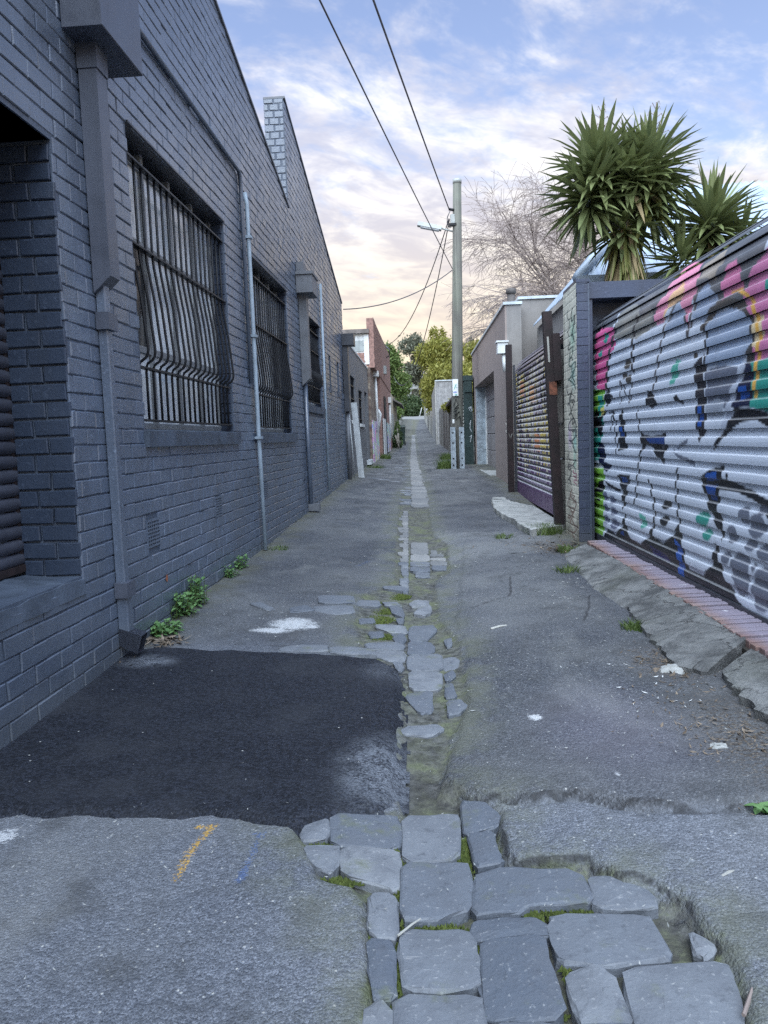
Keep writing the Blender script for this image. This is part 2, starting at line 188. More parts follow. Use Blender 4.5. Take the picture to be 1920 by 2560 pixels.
GRAF=[('p',(88,91,98),[(8.147,1.997),(8.121,2.498),(3.768,2.29),(3.762,2.079),(4.043,2.134),(4.09,2.065),(4.195,2.036),(4.276,1.969),(4.331,1.857),(4.467,1.899),(4.661,1.912),(5.085,2.013),(5.295,2.035),(5.67,2.018),(5.906,1.954),(6.284,2.043),(6.933,2.158),(7.135,1.93),(7.796,1.959)]),('p',(128,128,124),[(6.934,2.138),(6.608,2.176),(6.345,2.143),(6.162,2.06),(5.933,2.077),(5.825,1.959),(6.286,1.916),(6.938,1.998)]),('p',(200,92,142),[(7.6,2.136),(6.935,2.078),(6.94,1.908),(7.178,1.872),(7.271,1.564),(7.576,1.604),(7.657,1.867),(7.625,2.085)]),('p',(48,142,130),[(7.153,2.025),(7.164,2.006),(7.194,1.994),(7.236,1.994),(7.277,2.004),(7.307,2.024),(7.317,2.046),(7.305,2.066),(7.274,2.077),(7.232,2.077),(7.192,2.066),(7.163,2.047)]),('p',(48,142,130),[(7.352,1.912),(7.363,1.897),(7.392,1.888),(7.431,1.888),(7.47,1.896),(7.499,1.911),(7.509,1.929),(7.497,1.944),(7.468,1.952),(7.428,1.952),(7.389,1.944),(7.362,1.929)]),('p',(118,172,66),[(7.86,1.611),(7.313,1.577),(7.321,1.352),(7.872,1.345)]),('p',(48,142,130),[(7.533,1.535),(7.358,1.526),(7.364,1.353),(7.54,1.358)]),('p',(48,142,130),[(7.92,1.37),(7.321,1.363),(7.513,0.912),(7.942,0.899)]),('p',(225,215,120),[(7.427,1.41),(7.276,1.415),(7.5,1.246),(7.544,1.269)]),('p',(18,20,27),[(7.775,1.331),(7.56,1.426),(7.542,1.325),(7.235,1.392),(7.5,1.235),(7.829,1.205)]),('p',(118,172,66),[(7.945,0.83),(7.339,0.843),(7.384,0.196),(7.977,0.157)]),('p',(18,20,27),[(7.902,0.69),(7.754,0.71),(7.71,0.609),(7.52,0.712),(7.343,0.733),(7.369,0.61),(7.907,0.583)]),('p',(18,20,27),[(7.762,0.512),(7.527,0.542),(7.46,0.513),(7.62,0.512)]),('s',(60,58,60),0.03,[(6.936,2.068),(7.096,1.915),(7.172,1.82),(7.236,1.615),(7.169,1.526),(7.03,1.498)]),('p',(14,24,56),[(7.58,1.09),(7.467,1.09),(7.275,1.016),(7.321,0.906),(7.073,0.887),(7.219,0.812),(7.345,0.828),(7.519,0.889),(7.561,0.989)]),('p',(18,20,27),[(7.551,1.246),(7.394,1.266),(7.353,1.211),(7.488,1.134),(7.554,1.157)]),('p',(18,20,27),[(7.271,1.564),(7.029,1.508),(7.193,1.411),(7.317,1.47)]),('s',(18,20,27),0.02,[(7.174,1.358),(7.034,1.364),(6.958,1.29)]),('s',(18,20,27),0.012,[(7.034,1.364),(7.078,1.198)]),('s',(18,20,27),0.012,[(6.939,1.289),(6.944,1.125)]),('p',(214,138,165),[(5.825,1.959),(5.851,2.055),(5.669,2.107),(5.452,2.241),(5.046,2.172),(5.016,2.08),(5.125,1.947),(5.166,1.85),(5.23,1.949),(5.339,2.081),(5.523,2.058),(5.67,1.953)]),('p',(226,182,140),[(5.67,1.953),(5.571,2.066),(5.339,2.134),(5.209,2.08),(5.295,2.058),(5.523,2.035)]),('p',(148,163,186),[(5.621,1.873),(5.429,2.027),(5.306,2.033),(5.219,1.925),(5.208,1.848)]),('p',(148,163,186),[(5.084,1.904),(5.006,2.049),(4.855,2.066),(4.713,1.988),(4.691,1.918),(4.89,1.825)]),('p',(150,140,128),[(5.026,2.096),(4.968,2.148),(4.82,2.152),(4.647,2.181),(4.647,2.135),(4.731,2.059),(4.855,2.084)]),('s',(62,62,68),0.014,[(5.219,1.94),(5.177,1.844),(5.162,1.782),(5.105,1.914),(4.987,2.039)]),('s',(62,62,68),0.014,[(5.384,2.035),(5.62,1.914),(5.671,1.839),(5.775,1.685),(5.87,1.489)]),('s',(50,50,56),0.022,[(6.284,2.07),(6.38,1.974),(6.415,1.84),(6.402,1.671)]),('s',(60,60,66),0.01,[(6.452,1.581),(6.489,1.422),(6.762,1.622),(6.767,1.425)]),('s',(64,62,62),0.045,[(4.89,1.811),(4.746,1.893),(4.545,1.903),(4.331,1.847),(4.228,1.773),(4.214,1.656),(4.254,1.55)]),('p',(148,163,186),[(4.871,1.801),(4.711,1.874),(4.513,1.865),(4.316,1.814),(4.247,1.745),(4.241,1.629),(4.384,1.532),(4.869,1.576)]),('s',(18,20,27),0.008,[(4.881,1.824),(4.852,1.68),(4.888,1.542)]),('p',(100,106,122),[(4.869,1.541),(4.708,1.561),(4.384,1.525),(4.398,1.45),(4.553,1.302),(4.848,1.327)]),('p',(150,158,172),[(4.849,1.341),(4.705,1.376),(4.569,1.329),(4.618,1.25),(4.848,1.256)]),('p',(196,118,160),[(4.332,1.869),(4.29,1.96),(4.195,2.048),(4.041,2.076),(3.558,2.077),(3.543,1.622),(4.029,1.557),(4.078,1.521),(4.212,1.54),(4.188,1.713),(4.245,1.793)]),('p',(204,118,158),[(4.629,2.039),(4.548,2.087),(4.424,2.092),(4.364,2.023),(4.348,1.946),(4.611,1.93)]),('p',(48,142,130),[(4.065,1.95),(3.988,1.957),(3.985,1.855),(4.067,1.881)]),('p',(216,196,160),[(4.217,1.777),(4.109,1.769),(4.094,1.67),(4.158,1.601),(4.213,1.619)]),('p',(48,142,130),[(4.225,1.535),(4.104,1.535),(4.028,1.551),(3.543,1.597),(3.528,1.16),(4.021,1.252),(4.098,1.273),(4.235,1.296),(4.251,1.414)]),('s',(218,168,78),0.016,[(4.499,1.952),(4.392,1.947),(4.275,1.896),(4.204,1.823),(4.162,1.739),(4.139,1.646),(4.164,1.529),(4.194,1.349)]),('p',(18,20,27),[(4.426,1.303),(4.263,1.291),(4.072,1.266),(3.969,1.227),(3.627,1.107),(3.624,1.027),(4.02,1.187),(4.15,1.226),(4.334,1.217),(4.534,1.161),(4.633,1.1),(4.791,1.042),(4.551,1.208)]),('p',(14,24,56),[(4.325,1.532),(4.268,1.539),(4.211,1.516),(4.223,1.4),(4.235,1.296),(4.441,1.301),(4.505,1.313),(4.382,1.423)]),('p',(24,78,158),[(4.382,1.41),(4.28,1.416),(4.264,1.353),(4.381,1.334)]),('s',(172,180,196),0.028,[(4.325,1.52),(4.459,1.396),(4.576,1.195)]),('p',(40,40,48),[(5.063,1.587),(4.907,1.651),(4.887,1.514),(4.867,1.385),(4.866,1.178),(4.951,1.098),(5.01,1.179),(5.022,1.437)]),('p',(24,78,158),[(4.982,1.332),(4.914,1.33),(4.913,1.2),(4.981,1.201)]),('p',(70,66,62),[(6.449,1.731),(6.463,1.711),(6.5,1.699),(6.55,1.698),(6.602,1.708),(6.639,1.727),(6.652,1.75),(6.638,1.771),(6.599,1.783),(6.548,1.783),(6.498,1.772),(6.462,1.753)]),('p',(70,66,62),[(6.579,1.647),(6.589,1.635),(6.617,1.627),(6.655,1.626),(6.694,1.633),(6.722,1.645),(6.733,1.66),(6.722,1.673),(6.693,1.68),(6.654,1.681),(6.616,1.674),(6.588,1.662)]),('p',(70,66,62),[(6.416,1.607),(6.428,1.589),(6.459,1.577),(6.502,1.575),(6.546,1.583),(6.578,1.6),(6.59,1.62),(6.577,1.638),(6.544,1.649),(6.5,1.651),(6.458,1.642),(6.427,1.626)]),('p',(70,66,62),[(5.017,1.652),(5.022,1.64),(5.035,1.633),(5.053,1.632),(5.071,1.637),(5.084,1.647),(5.089,1.659),(5.084,1.67),(5.071,1.678),(5.053,1.679),(5.035,1.674),(5.022,1.664)]),('p',(84,166,150),[(5.406,1.665),(5.316,1.656),(5.338,1.581),(5.407,1.5),(5.5,1.498),(5.5,1.57)]),('p',(18,20,27),[(5.989,1.496),(5.803,1.408),(5.772,1.381),(5.94,1.354),(6.048,1.384),(6.053,1.465)]),('p',(18,20,27),[(5.43,1.414),(5.361,1.426),(5.239,1.347),(5.407,1.385)]),('s',(18,20,27),0.01,[(6.296,1.349),(6.251,1.246),(6.206,1.163)]),('p',(18,20,27),[(6.799,1.326),(6.75,1.384),(6.68,1.323),(6.582,1.038),(6.844,1.013)]),('p',(24,78,158),[(6.791,1.226),(6.7,1.224),(6.684,1.145),(6.804,1.145)]),('p',(18,20,27),[(6.236,1.178),(6.086,1.15),(5.942,1.144),(5.779,1.149),(5.624,1.174),(5.594,1.054),(5.663,0.935),(5.806,0.999),(5.915,1.058),(6.072,1.078),(6.193,0.99),(6.272,0.876),(6.176,1.091)]),('p',(30,60,120),[(6.057,1.128),(5.611,1.138),(5.612,1.082),(5.943,1.088)]),('p',(172,180,196),[(6.178,0.999),(6.072,1.069),(5.943,1.04),(5.78,0.965),(6.179,0.935)]),('s',(18,20,27),0.014,[(6.224,0.989),(6.257,0.877),(6.305,0.78),(6.339,0.655),(6.373,0.585)]),('s',(18,20,27),0.013,[(5.338,0.922),(5.379,0.881),(5.379,0.696),(5.338,0.595),(5.315,0.452)]),('s',(18,20,27),0.015,[(5.988,0.807),(5.919,0.713),(5.869,0.629),(5.851,0.489)]),('p',(100,106,122),[(5.206,1.113),(5.142,1.128),(5.163,1.09),(5.478,1.039),(5.361,1.073)]),('p',(100,106,122),[(5.43,1.032),(5.059,0.986),(5.059,0.941),(5.338,0.994)]),('s',(40,42,50),0.008,[(6.923,1.178),(6.909,0.983)]),('p',(18,20,27),[(6.888,0.794),(6.783,0.814),(6.467,0.82),(6.572,0.706),(6.645,0.562),(6.718,0.495),(6.749,0.695)]),('p',(24,78,158),[(6.776,0.784),(6.57,0.795),(6.598,0.752),(6.755,0.743)]),('p',(18,20,27),[(7.343,0.733),(6.823,0.679),(6.824,0.649),(7.135,0.669)]),('p',(18,20,27),[(5.018,0.851),(4.789,0.937),(4.594,0.973),(4.6,0.897),(4.342,0.865),(4.088,0.826),(3.837,0.788),(3.835,0.69),(4.008,0.712),(4.141,0.791),(4.372,0.824),(4.629,0.82),(4.671,0.698),(4.573,0.618),(4.591,0.511),(4.626,0.563),(4.787,0.68),(4.881,0.81),(4.959,0.864)]),('p',(24,78,158),[(4.844,0.906),(4.674,0.931),(4.678,0.879),(4.863,0.862)]),('p',(20,62,130),[(4.853,0.84),(4.681,0.844),(4.698,0.752),(4.788,0.759)]),('p',(18,20,27),[(5.495,0.657),(5.508,0.639),(5.542,0.623),(5.589,0.614),(5.637,0.614),(5.672,0.624),(5.685,0.641),(5.672,0.66),(5.636,0.676),(5.588,0.684),(5.541,0.683),(5.507,0.673)]),('p',(18,20,27),[(5.537,0.537),(5.549,0.515),(5.582,0.495),(5.627,0.484),(5.673,0.485),(5.707,0.497),(5.72,0.517),(5.707,0.54),(5.672,0.559),(5.626,0.569),(5.581,0.568),(5.548,0.556)]),('p',(18,20,27),[(4.506,0.912),(4.509,0.903),(4.516,0.896),(4.525,0.893),(4.535,0.895),(4.543,0.901),(4.545,0.91),(4.543,0.919),(4.536,0.926),(4.526,0.929),(4.516,0.927),(4.509,0.92)]),('p',(48,142,130),[(4.786,0.629),(4.8,0.602),(4.84,0.579),(4.895,0.566),(4.951,0.566),(4.993,0.581),(5.008,0.606),(4.993,0.634),(4.951,0.657),(4.895,0.669),(4.84,0.668),(4.801,0.653)]),('p',(48,142,130),[(4.752,0.536),(4.761,0.515),(4.787,0.497),(4.822,0.487),(4.858,0.488),(4.884,0.499),(4.894,0.518),(4.884,0.54),(4.858,0.558),(4.822,0.567),(4.787,0.566),(4.762,0.554)]),('p',(84,166,150),[(6.231,0.527),(6.05,0.513),(6.066,0.429),(6.18,0.404)]),('p',(100,106,122),[(4.22,0.709),(4.229,0.682),(4.256,0.66),(4.294,0.649),(4.333,0.652),(4.362,0.668),(4.372,0.693),(4.362,0.72),(4.334,0.742),(4.295,0.752),(4.257,0.749),(4.23,0.733)]),('p',(100,106,122),[(4.037,0.673),(4.049,0.638),(4.085,0.608),(4.136,0.592),(4.189,0.595),(4.229,0.615),(4.244,0.649),(4.23,0.685),(4.191,0.715),(4.139,0.729),(4.088,0.725),(4.051,0.704)]),('p',(100,106,122),[(4.381,0.586),(4.39,0.559),(4.416,0.536),(4.452,0.524),(4.489,0.526),(4.517,0.542),(4.527,0.568),(4.517,0.597),(4.49,0.62),(4.454,0.631),(4.417,0.628),(4.391,0.612)]),('p',(100,106,122),[(4.152,0.556),(4.161,0.536),(4.185,0.519),(4.219,0.509),(4.253,0.509),(4.279,0.519),(4.289,0.537),(4.279,0.557),(4.254,0.574),(4.22,0.583),(4.186,0.583),(4.161,0.573)]),('p',(100,106,122),[(4.478,0.435),(4.486,0.414),(4.508,0.396),(4.539,0.385),(4.571,0.386),(4.595,0.397),(4.603,0.415),(4.595,0.437),(4.572,0.455),(4.54,0.465),(4.509,0.465),(4.486,0.453)]),('p',(100,106,122),[(4.225,0.42),(4.24,0.373),(4.285,0.331),(4.347,0.307),(4.412,0.307),(4.462,0.333),(4.48,0.377),(4.463,0.428),(4.415,0.47),(4.35,0.492),(4.287,0.489),(4.242,0.462)]),('p',(100,106,122),[(3.927,0.549),(3.94,0.523),(3.976,0.5),(4.027,0.485),(4.08,0.483),(4.12,0.495),(4.135,0.518),(4.12,0.545),(4.081,0.568),(4.029,0.582),(3.978,0.583),(3.941,0.57)]),('p',(100,106,122),[(4.22,0.318),(4.232,0.287),(4.267,0.258),(4.316,0.24),(4.366,0.238),(4.404,0.252),(4.418,0.28),(4.405,0.313),(4.367,0.342),(4.318,0.359),(4.269,0.36),(4.233,0.345)]),('p',(100,106,122),[(3.91,0.361),(3.927,0.298),(3.976,0.242),(4.047,0.209),(4.121,0.209),(4.178,0.244),(4.2,0.303),(4.18,0.371),(4.125,0.427),(4.052,0.456),(3.981,0.452),(3.929,0.417)]),('p',(100,106,122),[(4.149,0.433),(4.152,0.421),(4.161,0.412),(4.174,0.406),(4.187,0.407),(4.196,0.414),(4.2,0.425),(4.196,0.437),(4.187,0.447),(4.175,0.452),(4.162,0.451),(4.153,0.444)]),('p',(100,106,122),[(4.034,0.758),(4.04,0.742),(4.059,0.729),(4.085,0.722),(4.112,0.724),(4.132,0.733),(4.14,0.748),(4.133,0.764),(4.113,0.777),(4.086,0.783),(4.06,0.782),(4.041,0.772)]),('p',(100,106,122),[(3.694,0.539),(3.711,0.486),(3.758,0.44),(3.827,0.413),(3.899,0.413),(3.954,0.443),(3.976,0.494),(3.957,0.551),(3.903,0.597),(3.832,0.621),(3.763,0.617),(3.713,0.586)]),('p',(106,112,136),[(7.212,0.588),(7.225,0.566),(7.26,0.547),(7.307,0.537),(7.354,0.539),(7.389,0.553),(7.401,0.574),(7.387,0.597),(7.351,0.616),(7.303,0.625),(7.257,0.623),(7.224,0.609)]),('p',(106,112,136),[(6.955,0.577),(6.97,0.557),(7.007,0.54),(7.059,0.53),(7.111,0.531),(7.15,0.542),(7.163,0.56),(7.148,0.581),(7.109,0.598),(7.056,0.607),(7.005,0.605),(6.968,0.594)]),('p',(106,112,136),[(7.195,0.481),(7.208,0.461),(7.242,0.443),(7.289,0.433),(7.336,0.434),(7.371,0.445),(7.383,0.464),(7.369,0.486),(7.333,0.503),(7.286,0.513),(7.239,0.511),(7.206,0.5)]),('p',(106,112,136),[(6.904,0.477),(6.92,0.456),(6.963,0.438),(7.022,0.427),(7.082,0.426),(7.126,0.436),(7.142,0.454),(7.125,0.475),(7.08,0.493),(7.02,0.504),(6.961,0.504),(6.919,0.494)]),('p',(106,112,136),[(7.169,0.376),(7.183,0.352),(7.221,0.332),(7.272,0.321),(7.323,0.321),(7.361,0.333),(7.374,0.354),(7.359,0.378),(7.32,0.398),(7.268,0.409),(7.218,0.408),(7.182,0.396)]),('p',(106,112,136),[(6.854,0.368),(6.872,0.34),(6.92,0.315),(6.987,0.3),(7.054,0.299),(7.104,0.313),(7.121,0.338),(7.102,0.367),(7.051,0.392),(6.983,0.406),(6.917,0.406),(6.87,0.392)]),('p',(18,20,27),[(7.549,-0.032),(7.362,0.188),(7.265,0.275),(6.988,0.259),(6.758,0.348),(6.664,0.5),(6.614,0.355),(6.445,0.277),(6.235,0.269),(6.008,0.358),(5.921,0.455),(5.859,0.515),(5.894,0.369),(5.679,0.359),(5.479,0.428),(5.384,0.501),(5.32,0.54),(5.248,0.366),(5.16,0.253),(4.915,0.256),(4.765,0.336),(4.709,0.488),(4.674,0.497),(4.641,0.385),(4.538,0.291),(4.361,0.211),(4.183,0.159),(4.019,0.16),(3.705,0.14),(3.701,0.026),(4.209,0.068),(7.327,-0.053)]),('p',(24,78,158),[(5.407,0.424),(5.292,0.399),(5.203,0.182),(5.326,0.192)]),('p',(26,26,92),[(5.951,0.298),(5.628,0.284),(5.528,0.24),(5.923,0.239)]),('p',(20,50,110),[(6.777,0.304),(6.686,0.326),(6.651,0.28),(6.76,0.276)]),('p',(18,20,27),[(5.806,1.081),(5.714,1.081),(5.714,1.054),(5.806,1.052)]),('p',(90,90,95),[(5.708,1.082),(5.649,1.082),(5.65,1.053),(5.709,1.052)]),('p',(18,20,27),[(5.637,1.08),(5.569,1.08),(5.57,1.054),(5.637,1.053)]),('p',(18,20,27),[(7.624,2.118),(7.577,2.155),(7.533,2.106)]),('s',(18,20,27),0.01,[(7.694,2.116),(7.554,2.141),(7.578,2.112),(7.464,2.162),(7.444,2.116),(7.292,2.169)])]
# ---------------------------------------------------------------- materials
def m_paintbrick(name,col,rough=.42,var=.12,dirt=.85,ground=True,spec=.5):
    k=newmat(name); p=k.pos()
    n=k.noise(p,3.,5.); f=k.noise(p,38.,4.); g=k.noise(p,120.,3.,.6); lo_=k.noise(p,.55,4.,.6,.6)
    c=k.mix(k.ramp(k.math('ADD',k.math('MULTIPLY',n,.5),k.math('MULTIPLY',lo_,.5)),.32,.68),tuple(np.array(col)*(1-var)),tuple(np.array(col)*(1+var)))
    c=k.mix(k.math('MULTIPLY',k.math('MULTIPLY',k.ramp(f,.60,.68),k.ramp(lo_,.42,.6)),.5),c,tuple(np.array(col)*1.9+.02))
    c=k.mix(k.math('MULTIPLY',k.ramp(k.noise(k.vm('MULTIPLY',p,(9.,9.,.9)),1.,4.),.5,.75),dirt*.5),c,tuple(np.array(col)*.6+.012))
    if ground:
        z=k.sep(p)[2]; d=k.math('MULTIPLY',k.ramp(k.math('ADD',z,k.math('MULTIPLY',n,-.25)),.22,-.06),.32)
        c=k.mix(d,c,(.14,.145,.13))
    h=k.math('ADD',k.math('MULTIPLY',f,.7),k.math('MULTIPLY',g,.45))
    k.out(c,k.ramp(n,.2,.8,rough-.07,rough+.13),k.bump(h,.42,.006),spec=spec)
m_paintbrick('dark_paint',(.094,.120,.168),.27,.24,spec=.95)
m_paintbrick('joint_paint',(.074,.095,.134),.5)
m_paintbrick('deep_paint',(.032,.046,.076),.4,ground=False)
m_paintbrick('block_paint',(.145,.152,.165),.6)
m_paintbrick('pier_paint',(.045,.058,.098),.45)
def m_plain(name,col,rough=.5,metal=0.,var=.15,sc=6.,bump=.15,bsc=60.,spec=.5,streak=0.):
    k=newmat(name); p=k.pos(); n=k.noise(p,sc,5.); c=k.mix(k.ramp(n,.3,.7),tuple(np.array(col)*(1-var)),tuple(np.array(col)*(1+var)))
    if streak:
        s=k.noise(k.vm('MULTIPLY',p,(14.,14.,.7)),1.,4.); c=k.mix(k.math('MULTIPLY',k.ramp(s,.48,.72),streak),c,tuple(np.array(col)*.45))
    k.out(c,k.ramp(n,.2,.8,max(rough-.08,.05),rough+.1),k.bump(k.noise(p,bsc,3.),bump,.004),metal,spec)
m_plain('steel_dark',(.045,.050,.062),.42); m_plain('iron_black',(.012,.013,.016),.45,bump=.05,spec=.3); m_plain('gutter_grey',(.070,.080,.108),.38,streak=.2,bump=.05)
m_plain('gutter_far',(.13,.14,.16),.5); m_plain('conduit',(.30,.37,.44),.5,streak=.5); m_plain('white_paint',(.66,.68,.68),.5,streak=.25); m_plain('pale_grey',(.58,.62,.65),.5,streak=.3)
m_plain('frame_grey',(.20,.21,.22),.45); m_plain('sill_paint',(.074,.094,.128),.5,bump=.5,var=.25,streak=.3); m_plain('render_brown',(.30,.245,.222),.9,var=.07,streak=.2,bump=.25)
m_plain('render_grey',(.25,.235,.222),.9,var=.07,streak=.2,bump=.25); m_plain('door_grey',(.27,.25,.25),.6,streak=.2); m_plain('galv',(.36,.42,.47),.42,.25,.25,9.,streak=.35)
m_plain('cap_metal',(.50,.55,.58),.45,.2); m_plain('rust',(.019,.011,.012),.75,var=.5,sc=9.,bump=.5); m_plain('rust_bright',(.16,.06,.035),.8,var=.5,sc=14.)
m_plain('timber_grey',(.19,.185,.175),.85,var=.3,streak=.7,bump=.5); m_plain('timber_dark',(.10,.09,.085),.85,var=.3,streak=.6,bump=.5); m_plain('green_steel',(.022,.043,.042),.45,var=.2,streak=.2)
m_plain('slat_cream',(.38,.38,.35),.6); m_plain('roof_steel',(.40,.47,.56),.4,.1,.12,4.); m_plain('shed_steel',(.30,.30,.30),.55,.1,.2,5.,streak=.4)
m_plain('red_brick',(.27,.16,.135),.85,var=.3,sc=14.,bump=.5); m_plain('red_joint',(.26,.20,.17),.9,var=.2); m_plain('cream_render',(.42,.37,.28),.9,streak=.4)
m_plain('fibro',(.30,.33,.33),.7,streak=.2); m_plain('roof_tile',(.17,.15,.14),.8,var=.3); m_plain('void',(.006,.007,.009),.7); m_plain('lamp_grey',(.36,.38,.37),.45)
m_plain('ceramic',(.30,.27,.26),.4); m_plain('cable',(.075,.072,.085),.6,bump=0.); m_plain('bin_green',(.018,.035,.03),.5); m_plain('terracotta',(.35,.12,.06),.8)
m_plain('bark_grey',(.22,.20,.17),.9,var=.3,bump=.6); m_plain('twig',(.27,.22,.20),.85,bump=0.); m_plain('concrete_far',(.19,.19,.185),.9); m_plain('soil',(.035,.032,.027),.95); m_plain('grass_far',(.04,.052,.025),.95,var=.4,sc=2.)
m_plain('door_paint',(.05,.055,.075),.45,streak=.2); m_plain('plastic_yellow',(.75,.55,.05),.5); m_plain('house_white',(.55,.56,.55),.7)
# dusty window glass; pale sky reflection and curtains put into its base colour
k=newmat('window_glass'); p=k.pos(); n=k.noise(p,2.2,5.,.6,.8); s=k.noise(k.vm('MULTIPLY',p,(6.,6.,.8)),1.,4.)
c=k.mix(k.ramp(n,.35,.68),(.44,.50,.56),(.78,.82,.84)); c=k.mix(k.math('MULTIPLY',k.ramp(k.noise(p,.9,3.),.45,.6),.4),c,(.62,.60,.56))
k.out(c,k.ramp(n,.3,.7,.08,.3),k.bump(n,.05,.02),spec=.8)
k=newmat('dark_glass'); k.out((.012,.014,.018),.12,spec=.8)
# wood pole
k=newmat('pole_wood'); p=k.pos(); v=k.vm('MULTIPLY',p,(26.,26.,.55)); n=k.noise(v,1.,6.,.65); n2=k.noise(p,.9,3.)
c=k.mix(k.ramp(n,.32,.7),(.07,.069,.062),(.185,.178,.157)); c=k.mix(k.ramp(n2,.4,.7,0.,.5),c,(.20,.22,.17)); k.out(c,.9,k.bump(n,.8,.02))
# bluestone pitchers
k=newmat('bluestone'); p=k.pos(); oi=k.n('ObjectInfo').outputs['Random']; n=k.noise(p,9.,6.,.6); f=k.noise(p,75.,4.,.6); g=k.vor(p,170.).outputs['Distance']
c=k.mix(oi,(.10,.117,.145),(.225,.24,.26)); c=k.mix(k.ramp(n,.35,.7,0.,.6),c,(.105,.115,.135))
c=k.mix(k.math('MULTIPLY',k.ramp(f,.60,.70),.5),c,(.36,.37,.38)); c=k.mix(k.math('MULTIPLY',k.ramp(g,.17,.05),.7),c,(.04,.045,.05)); c=k.mix(k.ramp(k.noise(p,22.,5.,.7),.55,.72,0.,.6),c,(.065,.072,.085))
scr=k.noise(k.vm('MULTIPLY',p,(6.,45.,1.)),1.,2.); c=k.mix(k.math('MULTIPLY',k.ramp(scr,.72,.76),.35),c,(.45,.45,.45))
ms=k.ramp(k.noise(p,6.,6.,.65),.56,.72,0.,.6); c=k.mix(ms,c,(.13,.145,.07))
k.out(c,k.ramp(n,.3,.7,.5,.72),k.bump(k.math('ADD',n,k.math('MULTIPLY',f,.5)),.5,.010),spec=.45)
k=newmat('bluestone_pale'); p=k.pos(); oi=k.n('ObjectInfo').outputs['Random']; n=k.noise(p,7.,5.,.6); c=k.mix(oi,(.15,.157,.165),(.26,.262,.26)); c=k.mix(k.ramp(n,.35,.7,0.,.5),c,(.13,.135,.14)); k.out(c,.7,k.bump(n,.4,.01))
# concrete aprons
k=newmat('old_concrete'); p=k.pos(); n=k.noise(p,5.,7.,.65,.4); f=k.noise(p,60.,5.,.65); st=k.noise(k.vm('MULTIPLY',p,(3.,20.,5.)),1.,5.,.6)
c=k.mix(k.ramp(n,.32,.68),(.075,.078,.080),(.23,.236,.236)); c=k.mix(k.math('MULTIPLY',k.ramp(st,.55,.75),.5),c,(.30,.305,.29)); c=k.mix(k.math('MULTIPLY',k.ramp(k.noise(p,2.3,5.),.5,.7),.3),c,(.085,.095,.065))
ce=k.n('TexVoronoi',{'Vector':k.vm('ADD',p,k.vm('MULTIPLY',k.comb(n,st,f),(.35,.35,.1))),'Scale':2.6},feature='DISTANCE_TO_EDGE').outputs['Distance']; cr_=k.math('MULTIPLY',k.ramp(ce,.013,.003),k.ramp(n,.40,.55)); c=k.mix(k.math('MULTIPLY',cr_,k.ramp(st,.5,.62)),c,(.03,.03,.026)); k.out(c,.9,k.bump(k.math('SUBTRACT',k.math('ADD',n,k.math('MULTIPLY',f,.7)),k.math('MULTIPLY',cr_,.8)),1.,.02))
k=newmat('pale_concrete'); p=k.pos(); n=k.noise(p,5.,7.,.65,.4); st=k.noise(k.vm('MULTIPLY',p,(3.,20.,5.)),1.,5.,.6)
c=k.mix(k.ramp(n,.32,.68),(.24,.25,.245),(.42,.43,.42)); c=k.mix(k.math('MULTIPLY',k.ramp(st,.56,.7),.6),c,(.17,.17,.16)); k.out(c,.88,k.bump(n,.8,.02))
# red pavers with overspray
k=newmat('paver_brick'); p=k.pos(); oi=k.n('ObjectInfo').outputs['Random']; n=k.noise(p,16.,5.); c=k.mix(oi,(.21,.125,.11),(.31,.22,.19)); c=k.mix(k.ramp(n,.3,.7,0.,.5),c,(.20,.12,.10))
x=k.sep(p)[0]; ov=k.ramp(k.math('ADD',x,k.math('MULTIPLY',k.noise(p,4.,3.),.16)),1.60,1.78); c=k.mix(k.math('MULTIPLY',ov,.8),c,(.29,.275,.36))
c=k.mix(k.ramp(k.noise(p,9.,5.,.65),.66,.70,0.,.9),c,(.66,.66,.70)); k.out(c,.85,k.bump(n,.6,.01))
# vertex painted sheet metal / render
def m_col(name,rough,spec=.5,metal=0.,grime=.25,bump=.05,bsc=40.):
    k=newmat(name); p=k.pos(); c=k.attr('Col').outputs['Color']; n=k.noise(p,4.,5.); s=k.noise(k.vm('MULTIPLY',p,(5.,5.,.8)),1.,4.)
    c=k.mix(k.math('MULTIPLY',k.ramp(s,.5,.75),grime),c,k.mix(1.,c,(.62,.62,.62),'MULTIPLY'))
    sc_=k.noise(p,55.,4.,.65); c=k.mix(k.math('MULTIPLY',k.ramp(sc_,.70,.74),grime*1.6),c,(.35,.35,.36))
    k.out(c,k.ramp(n,.3,.7,rough-.06,rough+.08),k.bump(k.noise(p,bsc,4.),bump,.006),metal,spec)
m_col('graffiti_metal',.36,.55); m_col('graffiti_render',.88,.3,0.,.5,.5,45.); m_col('loading_metal',.4,.5)
# asphalt family ------------------------------------------------
def agg(k,p,sc,lo,hi,white=.02,base=.5):
    v=k.vor(p,sc); cr=k.sep(v.outputs['Color'])[0]; fine=k.noise(p,sc*2.3,4.,.65)
    c=k.mix(k.ramp(cr,.12,.95),lo,hi); c=k.mix(k.ramp(fine,.40,.62,0.,.75),c,tuple(np.array(lo)*.5))
    wh=k.math('GREATER_THAN',cr,1-white); c=k.mix(k.math('MULTIPLY',wh,k.ramp(v.outputs['Distance'],.5,.2)),c,(.55,.55,.52))
    h=k.math('SUBTRACT',k.math('MULTIPLY',fine,.6),k.math('MULTIPLY',v.outputs['Distance'],.8))
    return c,h
k=newmat('lane_ground'); p=k.pos(); px,py,pz=k.sep(p)
A=lambda n:k.attr(n).outputs['Fac']
n1=k.noise(p,1.1,5.); n2=k.noise(p,4.5,6.,.62); n3=k.noise(p,22.,5.,.65); nf=k.noise(p,60.,4.,.65)
